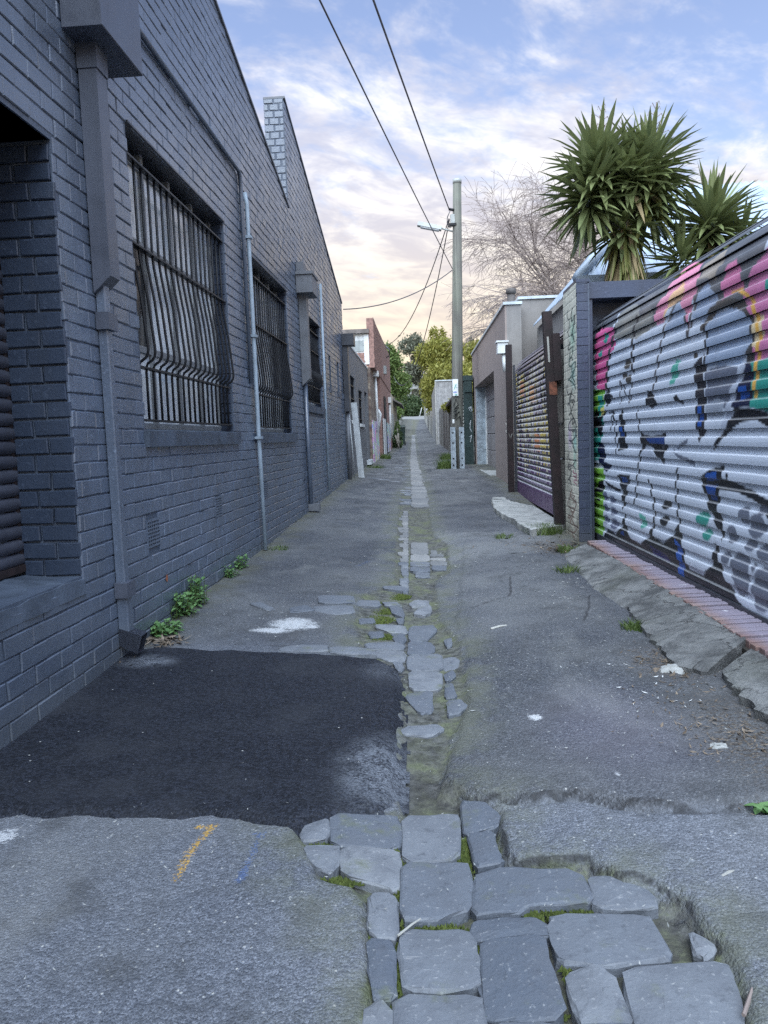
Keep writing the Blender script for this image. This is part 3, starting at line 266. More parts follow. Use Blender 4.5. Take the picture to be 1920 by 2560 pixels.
cA,hA=agg(k,p,115.,(.135,.150,.182),(.255,.278,.328),.02); pit=k.ramp(k.noise(p,210.,3.,.6),.45,.36); cA=k.mix(k.math('MULTIPLY',pit,.85),cA,(.045,.05,.06))
cF,hF=agg(k,p,125.,(.052,.058,.072),(.155,.167,.192),.014); pf_=k.ramp(k.noise(p,150.,3.,.6),.47,.36); cF=k.mix(k.math('MULTIPLY',pf_,.8),cF,(.022,.024,.03))
up=k.ramp(k.math('ADD',A('up'),k.math('MULTIPLY',n3,.04)),.0,.035)
up=k.math('MAXIMUM',up,k.math('MULTIPLY',k.ramp(py,3.9,4.5),.92)); c=k.mix(up,cA,cF)
far=k.ramp(py,8.,18.); c=k.mix(far,c,k.mix(k.ramp(k.math('ADD',k.math('MULTIPLY',n3,.5),k.math('MULTIPLY',k.noise(k.vm('MULTIPLY',p,(1.,.35,1.)),5.,5.,.7),.5)),.40,.60),(.026,.029,.035),(.125,.13,.142)))
tn=A('tone'); c=k.mix(k.math('MULTIPLY',k.math('MAXIMUM',tn,0.),.65),c,(.26,.27,.28)); c=k.mix(k.math('MULTIPLY',k.math('MAXIMUM',k.math('MULTIPLY',tn,-1.),0.),.8),c,(.045,.048,.055))
c=k.mix(k.ramp(n1,.36,.66,0.,.55),c,k.mix(.5,c,(.25,.255,.25)))
c=k.mix(k.math('MULTIPLY',k.ramp(n2,.50,.68),.55),c,(.055,.058,.062))
# pale dust drifts, faint lavender overspray near the right door
dn=k.ramp(k.noise(k.vm('MULTIPLY',p,(1.,.45,1.)),2.1,5.,.6),.54,.72); c=k.mix(k.math('MULTIPLY',dn,.34),c,(.26,.265,.26))
ov=k.math('MULTIPLY',k.ramp(k.vm('LENGTH',k.vm('MULTIPLY',k.vm('SUBTRACT',p,(.72,2.95,0.)),(1.7,1.,0.))),.75,.1),.2); c=k.mix(ov,c,(.22,.20,.27))
# channel: dirt and moss
ch=k.math('ADD',A('ch'),k.math('MULTIPLY',k.math('SUBTRACT',n3,.5),.11))
chm=k.ramp(ch,-.015,.02)
dirt=k.mix(k.ramp(n3,.35,.65),(.03,.03,.029),(.125,.127,.122)); dirt=k.mix(k.ramp(nf,.58,.72,0.,.6),dirt,(.24,.24,.225))
mos=k.mix(k.ramp(nf,.35,.65),(.045,.056,.022),(.135,.155,.085))
mm=k.ramp(k.math('ADD',n2,k.math('ADD',k.math('MULTIPLY',n3,.35),k.ramp(py,2.6,2.2,0.,.06))),.69,.82)
dirt=k.mix(k.math('MULTIPLY',k.math('MULTIPLY',k.ramp(A('ch'),.02,.08),k.ramp(py,3.0,2.4)),.9),dirt,k.mix(n3,(.018,.018,.016),(.07,.068,.06))); chc=k.mix(mm,dirt,mos); c=k.mix(chm,c,chc)
ed=k.math('MULTIPLY',k.ramp(ch,-.26,-.02),k.ramp(k.math('ADD',n2,k.math('MULTIPLY',nf,.3)),.50,.75))
c=k.mix(k.math('MULTIPLY',ed,.42),c,(.165,.175,.115))
# damp green margins at the foot of the walls
wl=k.math('MULTIPLY',k.ramp(A('wall'),.34,.0),k.ramp(k.math('ADD',n2,k.math('MULTIPLY',nf,.4)),.48,.8)); c=k.mix(k.math('MULTIPLY',wl,.75),c,k.mix(n3,(.08,.075,.06),(.15,.155,.10)))
lt=k.math('MULTIPLY',A('litter'),k.ramp(k.noise(p,45.,5.,.7),.42,.6)); c=k.mix(lt,c,k.mix(k.ramp(k.vor(p,70.).outputs['Distance'],.2,.5),(.20,.165,.125),(.055,.045,.038)))
ck=k.ramp(A('crack'),.014,.003); ck=k.math('MULTIPLY',ck,k.ramp(n2,.28,.42)); c=k.mix(k.math('MULTIPLY',ck,.75),c,(.022,.022,.024))
for an,colr,th in (('py',(.62,.36,.04),.555),('pb',(.05,.13,.36),.54),('pw',(.66,.68,.70),.46)):
    f=k.math('MULTIPLY',k.ramp(A(an),.0,.5),k.ramp(k.math('ADD',k.math('ADD',k.math('MULTIPLY',k.noise(p,110.,4.,.75),.7),k.math('MULTIPLY',k.noise(p,14.,4.,.6),.3)),k.math('MULTIPLY',A(an),.2)),th+.08,th+.16)); c=k.mix(k.math('MULTIPLY',f,{'py':.72,'pb':.42,'pw':.75}[an]),c,colr)
hs=k.math('ADD',k.math('MULTIPLY',hA,k.math('SUBTRACT',1.,chm)),k.math('MULTIPLY',n3,k.math('MULTIPLY',chm,2.)))
k.out(c,k.ramp(n2,.3,.7,.62,.88),k.bump(hs,.8,.008),spec=.4)
k=newmat('fresh_asphalt'); p=k.pos(); c,h=agg(k,p,105.,(.005,.007,.013),(.030,.036,.054),.0008); n2=k.noise(p,2.6,5.,.6)
c=k.mix(k.ramp(n2,.45,.72,0.,.5),c,(.036,.040,.050))
sc=k.math('MULTIPLY',k.attr('scuff').outputs['Fac'],k.ramp(k.math('ADD',k.math('MULTIPLY',k.noise(p,90.,5.,.75),.6),k.math('MULTIPLY',k.noise(p,11.,5.,.65),.4)),.40,.60)); c=k.mix(k.math('MULTIPLY',sc,.7),c,(.30,.33,.38))
k.out(c,k.ramp(n2,.3,.7,.55,.75),k.bump(h,.9,.007),spec=.4)
# leaves ---------------------------------------------------------
def m_leaf(name,a,b,rough=.5,trans=.25,sc=3.):
    k=newmat(name); p=k.pos(); rn=k.n('NewGeometry').outputs['Random Per Island']; n=k.noise(p,sc,3.)
    c=k.mix(rn,a,b); c=k.mix(k.ramp(n,.3,.7,0.,.5),c,a)
    pr=k.n('BsdfPrincipled',{'Base Color':c,'Roughness':rough,'Specular IOR Level':.4}); tr=k.n('BsdfTranslucent',{'Color':c})
    ms=k.n('MixShader',{0:trans,1:pr.outputs[0],2:tr.outputs[0]}); k.t.links.new(ms.outputs[0],k.n('OutputMaterial').inputs[0])
m_leaf('yucca_leaf',(.115,.15,.07),(.28,.31,.125),.40,.2); m_leaf('yucca_dead',(.30,.23,.12),(.42,.34,.20),.8,.15); m_leaf('yucca_yellow',(.16,.18,.05),(.26,.24,.08),.5,.2)
m_leaf('bamboo_leaf',(.22,.23,.05),(.42,.39,.10),.55,.4); m_leaf('mid_leaf',(.09,.15,.04),(.20,.26,.08),.55,.3); m_leaf('gum_leaf',(.13,.14,.10),(.24,.25,.18),.6,.3); m_leaf('dark_leaf',(.04,.07,.03),(.09,.13,.05),.55,.25)
m_leaf('nettle_leaf',(.10,.21,.07),(.22,.38,.15),.5,.25); m_leaf('grass_blade',(.07,.12,.03),(.16,.21,.06),.6,.3); m_leaf('moss_tuft',(.06,.085,.02),(.15,.185,.045),.9,.2); m_leaf('litter',(.07,.052,.036),(.27,.22,.17),.9,0.)
# ---------------------------------------------------------------- ground shape
BY=[-5,0,5,7,10,15,22,35,55,80,110,150]; BZ=[-.02,0,.03,.07,.14,.29,.36,.6,1.05,2.1,3.9,4.4]
LY=[0,2.7,3.6,5.4,7.2,15,40]; LZ=[.02,.03,.04,.095,.09,.14,.1]
def gz(x,y):
    b=np.interp(y,BY,BZ); g=np.interp(y,LY,LZ); t=np.clip((-x-.12)/1.45,0,1.2); r=np.clip((x-.2)/1.4,0,1.2)
    return b+t*g+r*.03-.02*np.exp(-((x-.03)/.16)**2)
XCY=[0,5,12,25,45,65,110]; XCX=[.03,.02,-.02,-.2,-.35,-.5,-.62]
LD=nrm([0.01551297,0.99987967,0]); LN=np.array([-LD[1],LD[0],0])*1.    # left wall: direction, normal away from lane
RD=nrm([-0.01553665,0.9998793,0]); RN=np.array([RD[1],-RD[0],0])
def Lw(s,z,o=0.): P=LD*s+LN*(1.68-o); return (P[0],P[1],z)       # o = towards the lane
def Rw(s,z,o=0.): P=RD*s+RN*(1.85-o); return (P[0],P[1],z)
Y=[.8]
while Y[-1]<104.6: Y.append(Y[-1]+max(.012,.0062*Y[-1]))
Y=np.array(Y); Xs=np.linspace(-2.3,2.5,301); GX,GY=np.meshgrid(Xs,Y); gx,gy=GX.ravel(),GY.ravel()
nr=gy<14
def sdn(poly,cl=.5):
    r_=np.full(gx.shape,-cl); r_[nr]=np.clip(sdpoly(gx[nr],gy[nr],poly),-cl,cl); return r_
sU,sLo,sC=sdn(UPPER),sdn(LOBE),sdn(CHAN)
xc=np.interp(gy,XCY,XCX)
cfar=.12-np.abs(gx-xc); sC=np.where(gy>7.6,np.maximum(sC,np.where(gy>8,cfar,-.5)),sC)
wob=fbm(gx*9,gy*9,3)*.03
ss=lambda a,b,v:(lambda t:t*t*(3-2*t))(np.clip((v-a)/(b-a),0,1))
gzv=gz(gx,gy)+fbm(gx*1.3,gy*1.3,11)*.022*ss(1.2,2.5,gy+.6)+fbm(gx*14,gy*14,5)*.006
gzv+=-(.016+.016*ss(3.2,2.4,gy))*ss(-.012,.03,sC+wob)
gzv+=(.012+.024*ss(2.75,2.45,gy))*ss(-.004,.012,sU+wob)+.022*ss(-.008,.022,sLo+wob*.8)
gzv+=fbm(gx*40,gy*40,8)*.006*ss(8,3,gy)
nc=len(Xs); nrw=len(Y); idx=np.arange(nrw*nc).reshape(nrw,nc)
fc=np.stack([idx[:-1,:-1],idx[:-1,1:],idx[1:,1:],idx[1:,:-1]],-1).reshape(-1,4)
def gridmesh(name,V,fc,mat,parent=None):
    me=bpy.data.meshes.new(name); me.vertices.add(len(V)); me.vertices.foreach_set('co',np.asarray(V,np.float32).ravel())
    n=len(fc); me.loops.add(n*4); me.loops.foreach_set('vertex_index',fc.astype(np.int32).ravel()); me.polygons.add(n)
    me.polygons.foreach_set('loop_start',np.arange(0,n*4,4,dtype=np.int32)); me.polygons.foreach_set('use_smooth',np.ones(n,bool))
    me.materials.append(MATS[mat]); me.update(calc_edges=True); me.validate(); return link(name,me,parent)
lane=tg(gridmesh('lane',np.stack([gx,gy,gzv],1),fc,'lane_ground'),'narrow patched asphalt laneway with worn bluestone centre drain','lane',kind='structure')
fattr(lane,'ch',sC); fattr(lane,'up',sU)
wallL=gx-(-1.68+.0155*gy); wallR=(1.53-gx)
fattr(lane,'wall',np.clip(np.minimum(wallL,np.where(gy>7.4,wallR,9)),0,1))
lit=np.maximum(ss(.30,.03,np.hypot((gx-1.22)*.9,(gy-2.7)*.35)),ss(.55,.1,np.hypot((gx-1.3)*1.2,(gy-7.35))))
lit=np.maximum(lit,ss(.3,.05,np.hypot(gx-1.22,(gy-3.75)*.7))); lit=np.maximum(lit,ss(.22,.04,np.hypot(gx+1.52,gy-4.25))); fattr(lane,'litter',lit)
crk=np.full(gx.shape,.5)
for ln in ([(.3,7.2),(.9,7.35),(1.4,7.3)],[(.2,8.9),(.7,9.0),(1.3,9.1)],[(-.4,14.6),(-1.4,14.9)],[(.3,6.2),(.9,6.5)],[(-1.2,9),(-.3,9.3)],[(.25,8.6),(.9,8.7),(1.2,8.5)],[(-1.5,14.75),(-.4,14.65)],[(-1.4,15.75),(-.35,15.7)],[(.2,6.95),(.8,6.85),(1.25,6.9)],[(-1.1,4.22),(-.5,4.18),(-.3,4.25)],[(-.5,5.7),(-1.,5.75)],[(.95,4.6),(1.15,5.3)],[(.3,5.1),(.6,5.4),(.7,6.)],UPPER[0:12],LOBE[0:12],LOBE[13:16]):
    crk[nr]=np.minimum(crk[nr],sdline(gx[nr]+fbm(gx[nr]*6,gy[nr]*6,2)*.08,gy[nr]+fbm(gx[nr]*6,gy[nr]*6,9)*.1,ln))
tone=np.zeros(gx.shape)
def reg(poly,v,soft=.03):
    global tone
    d_=np.full(gx.shape,-1.); m_=gy<30; d_[m_]=sdpoly(gx[m_]+fbm(gx[m_]*5,gy[m_]*5,7)*.09,gy[m_]+fbm(gx[m_]*4,gy[m_]*4,17)*.22,poly); tone=tone+v*ss(-soft,soft,d_)
reg([(.2,6.9),(1.1,7.1),(1.35,7.9),(.9,8.6),(.15,8.5)],.42,.06); reg([(.12,8.7),(1.0,8.9),(1.05,11.),(.12,11.)],-.25); reg([(.1,11.05),(1.3,11.1),(1.4,16.),(0,16.)],-.38); reg([(-1.5,5.6),(-.45,5.7),(-.5,9.),(-1.5,9.2)],-.22); reg([(-1.5,9.2),(-.4,9.1),(-.45,14.7),(-1.4,14.8)],.05); reg([(-1.5,14.8),(-.3,14.7),(-.3,15.7),(-1.5,15.8)],-.55); reg([(-1.5,4.15),(-.5,4.2),(-.45,5.5),(-1.55,5.5)],.16,.1); reg([(.3,4.4),(1.1,4.3),(1.0,6.4),(.3,6.2)],.25,.25); reg([(.35,3.0),(.8,3.1),(.9,3.9),(.3,3.8)],.15,.2); reg([(-1.6,1.2),(-.4,1.2),(-.4,1.7),(-1.3,2.2)],.12,.25); reg([(.9,2.3),(1.3,2.2),(1.3,3.5),(.95,3.2)],-.35,.12)
tone+=fbm(gx*1.1,gy*.8,61)*.75+fbm(gx*4,gy*3,62)*.35; fattr(lane,'tone',np.clip(tone,-1,1))
crk=np.minimum(crk,np.abs(gy-11.05-fbm(gx*3,gy*3,1)*.1)+np.where((gx>.05)&(gx<1.2),0,.5)); fattr(lane,'crack',crk)
def strokes(lst):
    m=np.zeros(gx.shape)
    for w_,ln in lst: m[nr]=np.maximum(m[nr],np.clip(1.15-sdline(gx[nr],gy[nr],ln)/w_,0,1))
    return m
def sdots(lst):
    m=np.zeros(gx.shape)
    for x_,y_,rx,ry in lst: m[nr]=np.maximum(m[nr],np.clip(1.3-np.hypot((gx[nr]-x_)/rx,(gy[nr]-y_)/ry),0,1))
    return m
fattr(lane,'py',np.maximum(strokes([(.022,[(-.706,1.96),(-.704,2.12),(-.691,2.2),(-.676,2.26)]),(.014,[(-.73,2.25),(-.683,2.26)])]),.6*strokes([(.03,[(-.66,6.85),(-.6,6.9)])])))
fattr(lane,'pb',np.maximum(strokes([(.022,[(-.527,1.962),(-.52,2.145),(-.516,2.214)]),(.02,[(-.545,2.215),(-.514,2.202)])]),.7*strokes([(.05,[(-.57,6.7),(-.5,6.9)]),(.04,[(-.52,9.6),(-.45,9.7)])])))
fattr(lane,'pw',np.maximum(sdots([(-.82,4.68,.15,.14),(-.93,4.52,.13,.06),(.44,3.1,.030,.035),(-1.31,2.18,.05,.05),(-.70,4.62,.06,.03)]),
  strokes([(.006,[(.625,2.5),(.62,2.58)])])))
# ---------------------------------------------------------------- fresh asphalt patch
yy=np.arange(1.85,4.35,.0135); xx=np.arange(-1.76,.02,.0135); PX,PY=np.meshgrid(xx,yy); qx,qy=PX.ravel(),PY.ravel()
PATCH=[(x-.07 if x<-1.35 and y>2.5 else x,y) for x,y in PATCH]
sp=sdpoly(qx+fbm(qx*11,qy*11,21)*.03,qy+fbm(qx*11,qy*11,31)*.04,PATCH)
base_=gz(qx,qy)+fbm(qx*1.3,qy*1.3,11)*.022*ss(1.2,2.5,qy+.6)
pz=base_-.016+.036*ss(-.02,.05,sp)+fbm(qx*35,qy*35,6)*.005+fbm(qx*3,qy*3,16)*.008
ix=np.arange(len(qx)).reshape(PX.shape); pf=np.stack([ix[:-1,:-1],ix[:-1,1:],ix[1:,1:],ix[1:,:-1]],-1).reshape(-1,4)
pf=pf[(sp[pf]>-.025).any(1)&(sp[pf]>-.05).all(1)]
used=np.unique(pf); rm=np.full(len(qx),-1); rm[used]=np.arange(len(used)); pf=rm[pf]
patch=tg(gridmesh('asphalt_patch',np.stack([qx,qy,pz],1)[used],pf,'fresh_asphalt'),'fresh black asphalt patch beside the dark brick wall','asphalt patch',kind='structure')
sc_=np.maximum(ss(.34,.02,np.hypot((qx+.17)*1.5,(qy-2.62)*.8)),.8*ss(.17,.02,np.hypot((qx+1.45)*.8,(qy-3.85)*1.2))); sc_=np.maximum(sc_,.35*ss(.2,.02,np.hypot(qx+.2,qy-3.75))); fattr(patch,'scuff',sc_[used])
# ---------------------------------------------------------------- bluestone setts
def chaikin(P,n=1):
    for _ in range(n):
        Q=[]
        for i in range(len(P)):
            a,b_=np.array(P[i]),np.array(P[(i+1)%len(P)]); Q+=[a*.86+b_*.14,a*.5+b_*.5,a*.14+b_*.86]
        P=Q
    return P
def stone(name,poly,parent,mat='bluestone',lift=0.,th=.05,bev=.008,dome=.003,zf=None,grow_=1.25):
    P=np.array(chaikin(poly)); c=P.mean(0); P=c+(P-c)*(1+.012/np.abs(P-c).max()*grow_); n=len(P); ext=np.abs(P-c).max()
    tilt=rng.normal(0,.018,2); up_=lift+.001+rng.uniform(-.006,.004)
    zt=lambda q:(zf or (lambda x,y:float(gz(x,y))))(q[0],q[1])+up_+float((q-c)@tilt)
    V=[];rings=[(0,-th),(0,-bev*.9),(bev*.45,-bev*.25),(bev*1.3,0),(ext*.55,dome)]
    for ins,dz in rings:
        for q in P:
            dd=c-q; L=np.linalg.norm(dd)+1e-9; q2=q+dd/L*min(ins,L*.7); q2=q2+rng.normal(0,.0024,2); V.append((q2[0],q2[1],zt(q2)+dz+rng.normal(0,.0012 if dz<-.001 else .0004)))
    Fc=[(r_*n+i,r_*n+(i+1)%n,(r_+1)*n+(i+1)%n,(r_+1)*n+i) for r_ in range(len(rings)-1) for i in range(n)]+[tuple((len(rings)-1)*n+i for i in range(n))]
    sa=sum(P[i][0]*P[(i+1)%n][1]-P[(i+1)%n][0]*P[i][1] for i in range(n))
    if sa<0: Fc=[f[::-1] for f in Fc]
    return mk(name,V,Fc,mat,parent,False)
CHN=np.array(CHAN)
for pl in STONES: stone('cobblestone',pl,lane,'bluestone_pale' if min(q[1] for q in pl)>6.8 else 'bluestone',lift=.013 if sdpoly(np.array([np.mean([q[0] for q in pl])]),np.array([np.mean([q[1] for q in pl])]),CHAN)[0]<.01 else 0.)
y=11.35
while y<62:
    L_=random.uniform(.24,.36)*(1 if y<30 else 2.2); x0=float(np.interp(y,XCY,XCX))-.12+random.uniform(-.01,.01); w_=random.uniform(.22,.26)
    stone('cobblestone',[(x0,y),(x0+w_,y+random.uniform(-.01,.01)),(x0+w_,y+L_-.02),(x0,y+L_-.02)],lane,'bluestone_pale',lift=.006); y+=L_
    if y<26 and random.random()<.75: 
        q=x0-random.uniform(.12,.3); stone('cobblestone',[(q,y),(x0-.02,y+.01),(x0-.02,y+L_*.6),(q+.02,y+L_*.55)],lane,lift=-.002)
    if 15<y<24 and random.random()<.4:
        q=x0-random.uniform(.4,1.0); stone('cobblestone',[(q,y),(q+.25,y+.01),(q+.24,y+.2),(q+.02,y+.22)],lane,lift=-.004)
# ---------------------------------------------------------------- concrete aprons and brick threshold on the right
def slab(name,outer,inner,mat,label,z_in,th=.10,n=10,zo=.03):
    # sloping slab between an outer (lane) edge and an inner edge, both polylines
    def samp(L,t):
        L=np.array(L); d_=np.r_[0,np.cumsum(np.linalg.norm(np.diff(L,axis=0),axis=1))]; return np.array([np.interp(t*d_[-1],d_,L[:,i]) for i in range(2)])
    nt=max(6,int(n*4)); ns=16; V=[]
    for i in range(nt+1):
        o_=samp(outer,i/nt); i_=samp(inner,i/nt)
        o_=o_+rng.normal(0,.010,2)
        for j in range(ns+1):
            t=j/ns; q=o_*(1-t)+i_*t; zb=float(gz(o_[0],o_[1]))+zo; z=zb*(1-t**.85)+z_in*t**.85
            z+=float(fbm(np.array([q[0]*16]),np.array([q[1]*16]),44)[0])*.007-(0.004 if j==0 else 0)
            V.append((q[0],q[1],z))
    m=ns+1; Fc=[(i*m+j,i*m+j+1,(i+1)*m+j+1,(i+1)*m+j) for i in range(nt) for j in range(ns)]
    b0=len(V)
    for i in range(nt+1): V.append((V[i*m][0]+.012,V[i*m][1],V[i*m][2]-th))
    for j in range(m): V.append((V[j][0],V[j][1],V[j][2]-th))
    for j in range(m): k2=nt*m+j; V.append((V[k2][0],V[k2][1],V[k2][2]-th))
    Fc+=[(i*m,(i+1)*m,b0+i+1,b0+i) for i in range(nt)]
    e=b0+nt+1; Fc+=[(j+1,j,e+j,e+j+1) for j in range(ns)]; e2=e+m; Fc+=[(nt*m+j,nt*m+j+1,e2+j+1,e2+j) for j in range(ns)]
    o=mk(name,V,[f[::-1] for f in Fc],mat,None,False)
    o.data.update()
    return tg(o,label,'concrete apron','concrete aprons along the right side',kind='structure')
ins=lambda y:(1.575-.006*(y-4),y)
slab('concrete_apron',[(1.40,7.15),(1.26,6.95),(1.235,6.2),(1.22,5.6),(1.285,4.88)],[(1.50,7.12),(1.52,6.8),ins(5.9),ins(5.4),ins(4.86)],'old_concrete','long mossy concrete apron slab at the foot of the grey graffiti door',.165,zo=.004)
slab('concrete_apron',[(1.288,4.86),(1.235,4.35),(1.215,4.05),(1.185,3.62),(1.29,3.52)],[ins(4.84),ins(4.5),ins(4.2),ins(3.85),(1.56,3.74)],'old_concrete','broken concrete apron block with a raised chipped corner',.165,zo=.035)
slab('concrete_apron',[(1.335,3.46),(1.30,3.2),(1.30,2.6),(1.32,2.0)],[(1.60,3.70),(1.6,3.3),(1.6,2.7),(1.6,2.0)],'old_concrete','nearest tilted concrete slab at the right edge',.15,zo=.05)
for i,(a,b_) in enumerate((((1.10,11.7),(1.02,10.9)),((1.02,10.86),(.985,10.1)),((.98,10.06),(1.06,9.1)),((1.065,9.06),(1.14,8.05)))):
    slab('concrete_apron',[a,((a[0]+b_[0])/2-.02,(a[1]+b_[1])/2),b_],[(1.56,a[1]+.62),(1.56,b_[1]+.62-(.25 if i==3 else 0))],'pale_concrete',['farthest','second farthest','second nearest','nearest'][i]+' pale cracked concrete slab before the purple door',.19,n=6,zo=.05+.01*i)
thr=tg(empty('brick_threshold',(1.67,5,.1)),'row of red bricks with purple overspray below the grey graffiti door','brick edging')
MB().box(1.53,1.86,2.0,7.3,-.1,.128).o('mortar_bed','soil',thr)
y=7.22; i=0
while y>2.0:
    w_=.065; j=random.uniform(-.006,.006); a=-.10
    fr=lambda u,v,c_:(1.552+j+u*.236+.0*v,y+v-u*.0236*0+u*.03,c_)
    mb=MB(); mb.bev(lambda u,v,c_:fr(u,v,c_),0,1,0,w_*.93,.08,.166+random.uniform(-.006,.006)+.0,.004); mb.o('brick','paver_brick',thr); y-=w_+.021
# ---------------------------------------------------------------- dark brick building on the left
BW=tg(empty('brick_building',Lw(8,0,0)),'dark blue grey painted brick building with barred windows and sawtooth parapet','building')
par=lambda s: (4.85-(s-6.63)*.245 if s<9.72 else 5.40-(s-9.72)*.273)
S0,S1=-4.,15.30
OP=[(1.0,3.525,.60,2.60),(4.45,6.51,1.20,3.05),(7.34,9.29,1.20,2.995),(10.52,11.98,1.60,2.955),(12.25,12.52,2.10,2.65),(12.97,13.19,2.09,2.64),(14.04,14.36,2.08,2.62),(14.90,15.12,2.08,2.60)]
VENT=[(4.37,4.56,.605,.777),(5.80,5.97,.640,.80),(7.52,7.70,.645,.805),(9.9,10.07,.70,.86)]
CH=.0825
# backing wall (paint over joints)
us=sorted({S0,S1,9.72,*[a for o_ in OP for a in o_[:2]]}); zs=sorted({-.3,3.06,*[a for o_ in OP for a in o_[2:]]}); mb=MB()
for a,b_ in zip(us,us[1:]):
    for c_,d_ in zip(zs,zs[1:]):
        m_=((a+b_)/2,(c_+d_)/2)
        if any(o_[0]<m_[0]<o_[1] and o_[2]<m_[1]<o_[3] for o_ in OP): continue
        mb.fbox(lambda u,v,w:Lw(u,v,w),a,b_,c_,d_,-.23,0)
    n=6
    for i in range(n):
        p,q=a+(b_-a)*i/n,a+(b_-a)*(i+1)/n; e=1e-4
        V=[Lw(p,3.06,-.23),Lw(q,3.06,-.23),Lw(q,3.06,0),Lw(p,3.06,0),Lw(p,par(p+e)-.03,-.23),Lw(q,par(q-e)-.03,-.23),Lw(q,par(q-e)-.03,0),Lw(p,par(p+e)-.03,0)]
        mb.hexa(V)
mb.o('wall','joint_paint',BW)
# every brick of the lane face
def brickV(fr,u0,u1,v0,v1,v1b=None,dep=.0075,bv=.0045):
    j=lambda s_=.0016:random.gauss(0,s_); v1b=v1 if v1b is None else v1b; d_=dep+j(.0016); tl=j(.0012)
    o_=[(u0+j(),v0+j()),(u1+j(),v0+j()),(u1+j(),v1b+j()),(u0+j(),v1+j())]; cu,cv=(u0+u1)/2,(v0+v1)/2
    V=[fr(u,v,-.004) for u,v in o_]+[fr(u,v,d_-bv) for u,v in o_]
    for i,(u,v) in enumerate(o_):
        V.append(fr(u+(bv if u<cu else -bv),v+(bv if v<cv else -bv),d_+(tl if i in(0,3) else -tl)))
    return V
BF=[(i,(i+1)%4,(i+1)%4+4,i+4) for i in range(4)]+[(i+4,(i+1)%4+4,(i+1)%4+8,i+8) for i in range(4)]+[(8,9,10,11)]
bricks=[]
blk=OP+VENT
row=0; z=-.10
while z<5.6:
    z0,z1=z+.003,z+CH-.003; zm=z+CH/2
    cuts=[(2.0 if zm>0 else 2.4,S1)]
    for o_ in blk:
        if o_[2]-.02<zm<o_[3]-.01 or (o_[2]<zm<o_[3]):
            nx=[]
            for a,b_ in cuts:
                if o_[1]<=a or o_[0]>=b_: nx.append((a,b_)); continue
                if o_[0]>a: nx.append((a,o_[0]))
                if o_[1]<b_: nx.append((o_[1],b_))
            cuts=nx
    for a,b_ in cuts:
        u=math.floor(a/.216)*.216+(.108 if row%2 else 0)-.216
        while u<b_:
            p,q=max(a,u+.003),min(b_,u+.213)
            if abs(p-3.525)<.001: p+=random.choice((-.010,-.010,-.008,-.003,.004,.012))
            if q-p>.03:
                tp,tq=par(p+.001)-.02,par(q-.001)-.02
                if z0<min(tp,tq)-.012 and not (p<9.72<q): bricks.append((p,q,z0,min(z1,tp),min(z1,tq)))
                elif p<9.72<q:
                    if z0<par(9.71)-.03: bricks.append((p,9.715,z0,min(z1,par(9.7)-.02),min(z1,par(9.7)-.02)))
                    if z0<par(9.73)-.03 and q-9.725>.03: bricks.append((9.725,q,z0,z1,min(z1,tq)))
            u+=.216
    z+=CH; row+=1
def bscore(b):
    P=Lw((b[0]+b[1])/2,(b[2]+b[3])/2); x_,y_,dp=seen_px(P)
    g=float(gz(P[0]+.02,P[1]))
    if not(-40<x_<1960 and -40<y_<2600) or b[3]<g: return 0
    return (b[1]-b[0])*(b[3]-max(b[2],g))/max(b[0],1)**3
order=sorted(range(len(bricks)),key=lambda i:-bscore(bricks[i])); big=set(order[:300])
rest=MB()
for i,b in enumerate(bricks):
    V=brickV(Lw,*b)
    if i in big: mk('brick',V,BF,'dark_paint',BW)
    else: rest.add(V,BF)
tg(rest.o('brickwork','dark_paint',BW),kind='stuff')
# brick end face of the raised parapet
e=MB(); z=par(9.71)-.02; r_=0
while z<par(9.73)-.06:
    for a,b_ in (((0,.115),(.125,.24)) if r_%2 else ((0,.05),(.06,.175),(.185,.24))):
        e.add(brickV(lambda u,v,w:Lw(9.72-w,v,-u),a+.004,b_-.004 if b_<.24 else b_,z+.005,min(z+CH-.005,par(9.73)-.03)),[f[::-1] for f in BF])
    z+=CH; r_+=1
tg(e.o('parapet_brickwork','dark_paint',BW),kind='stuff')
cp=MB()
for a,b_ in ((S0,9.715),(9.722,S1)):
    cp.hexa([Lw(a,par(a+1e-3)-.025,-.245),Lw(b_,par(b_-1e-3)-.025,-.245),Lw(b_,par(b_-1e-3)-.025,.022),Lw(a,par(a+1e-3)-.025,.022),Lw(a,par(a+1e-3),-.245),Lw(b_,par(b_-1e-3),-.245),Lw(b_,par(b_-1e-3),.022),Lw(a,par(a+1e-3),.022)])
cp.o('coping','gutter_far',BW)
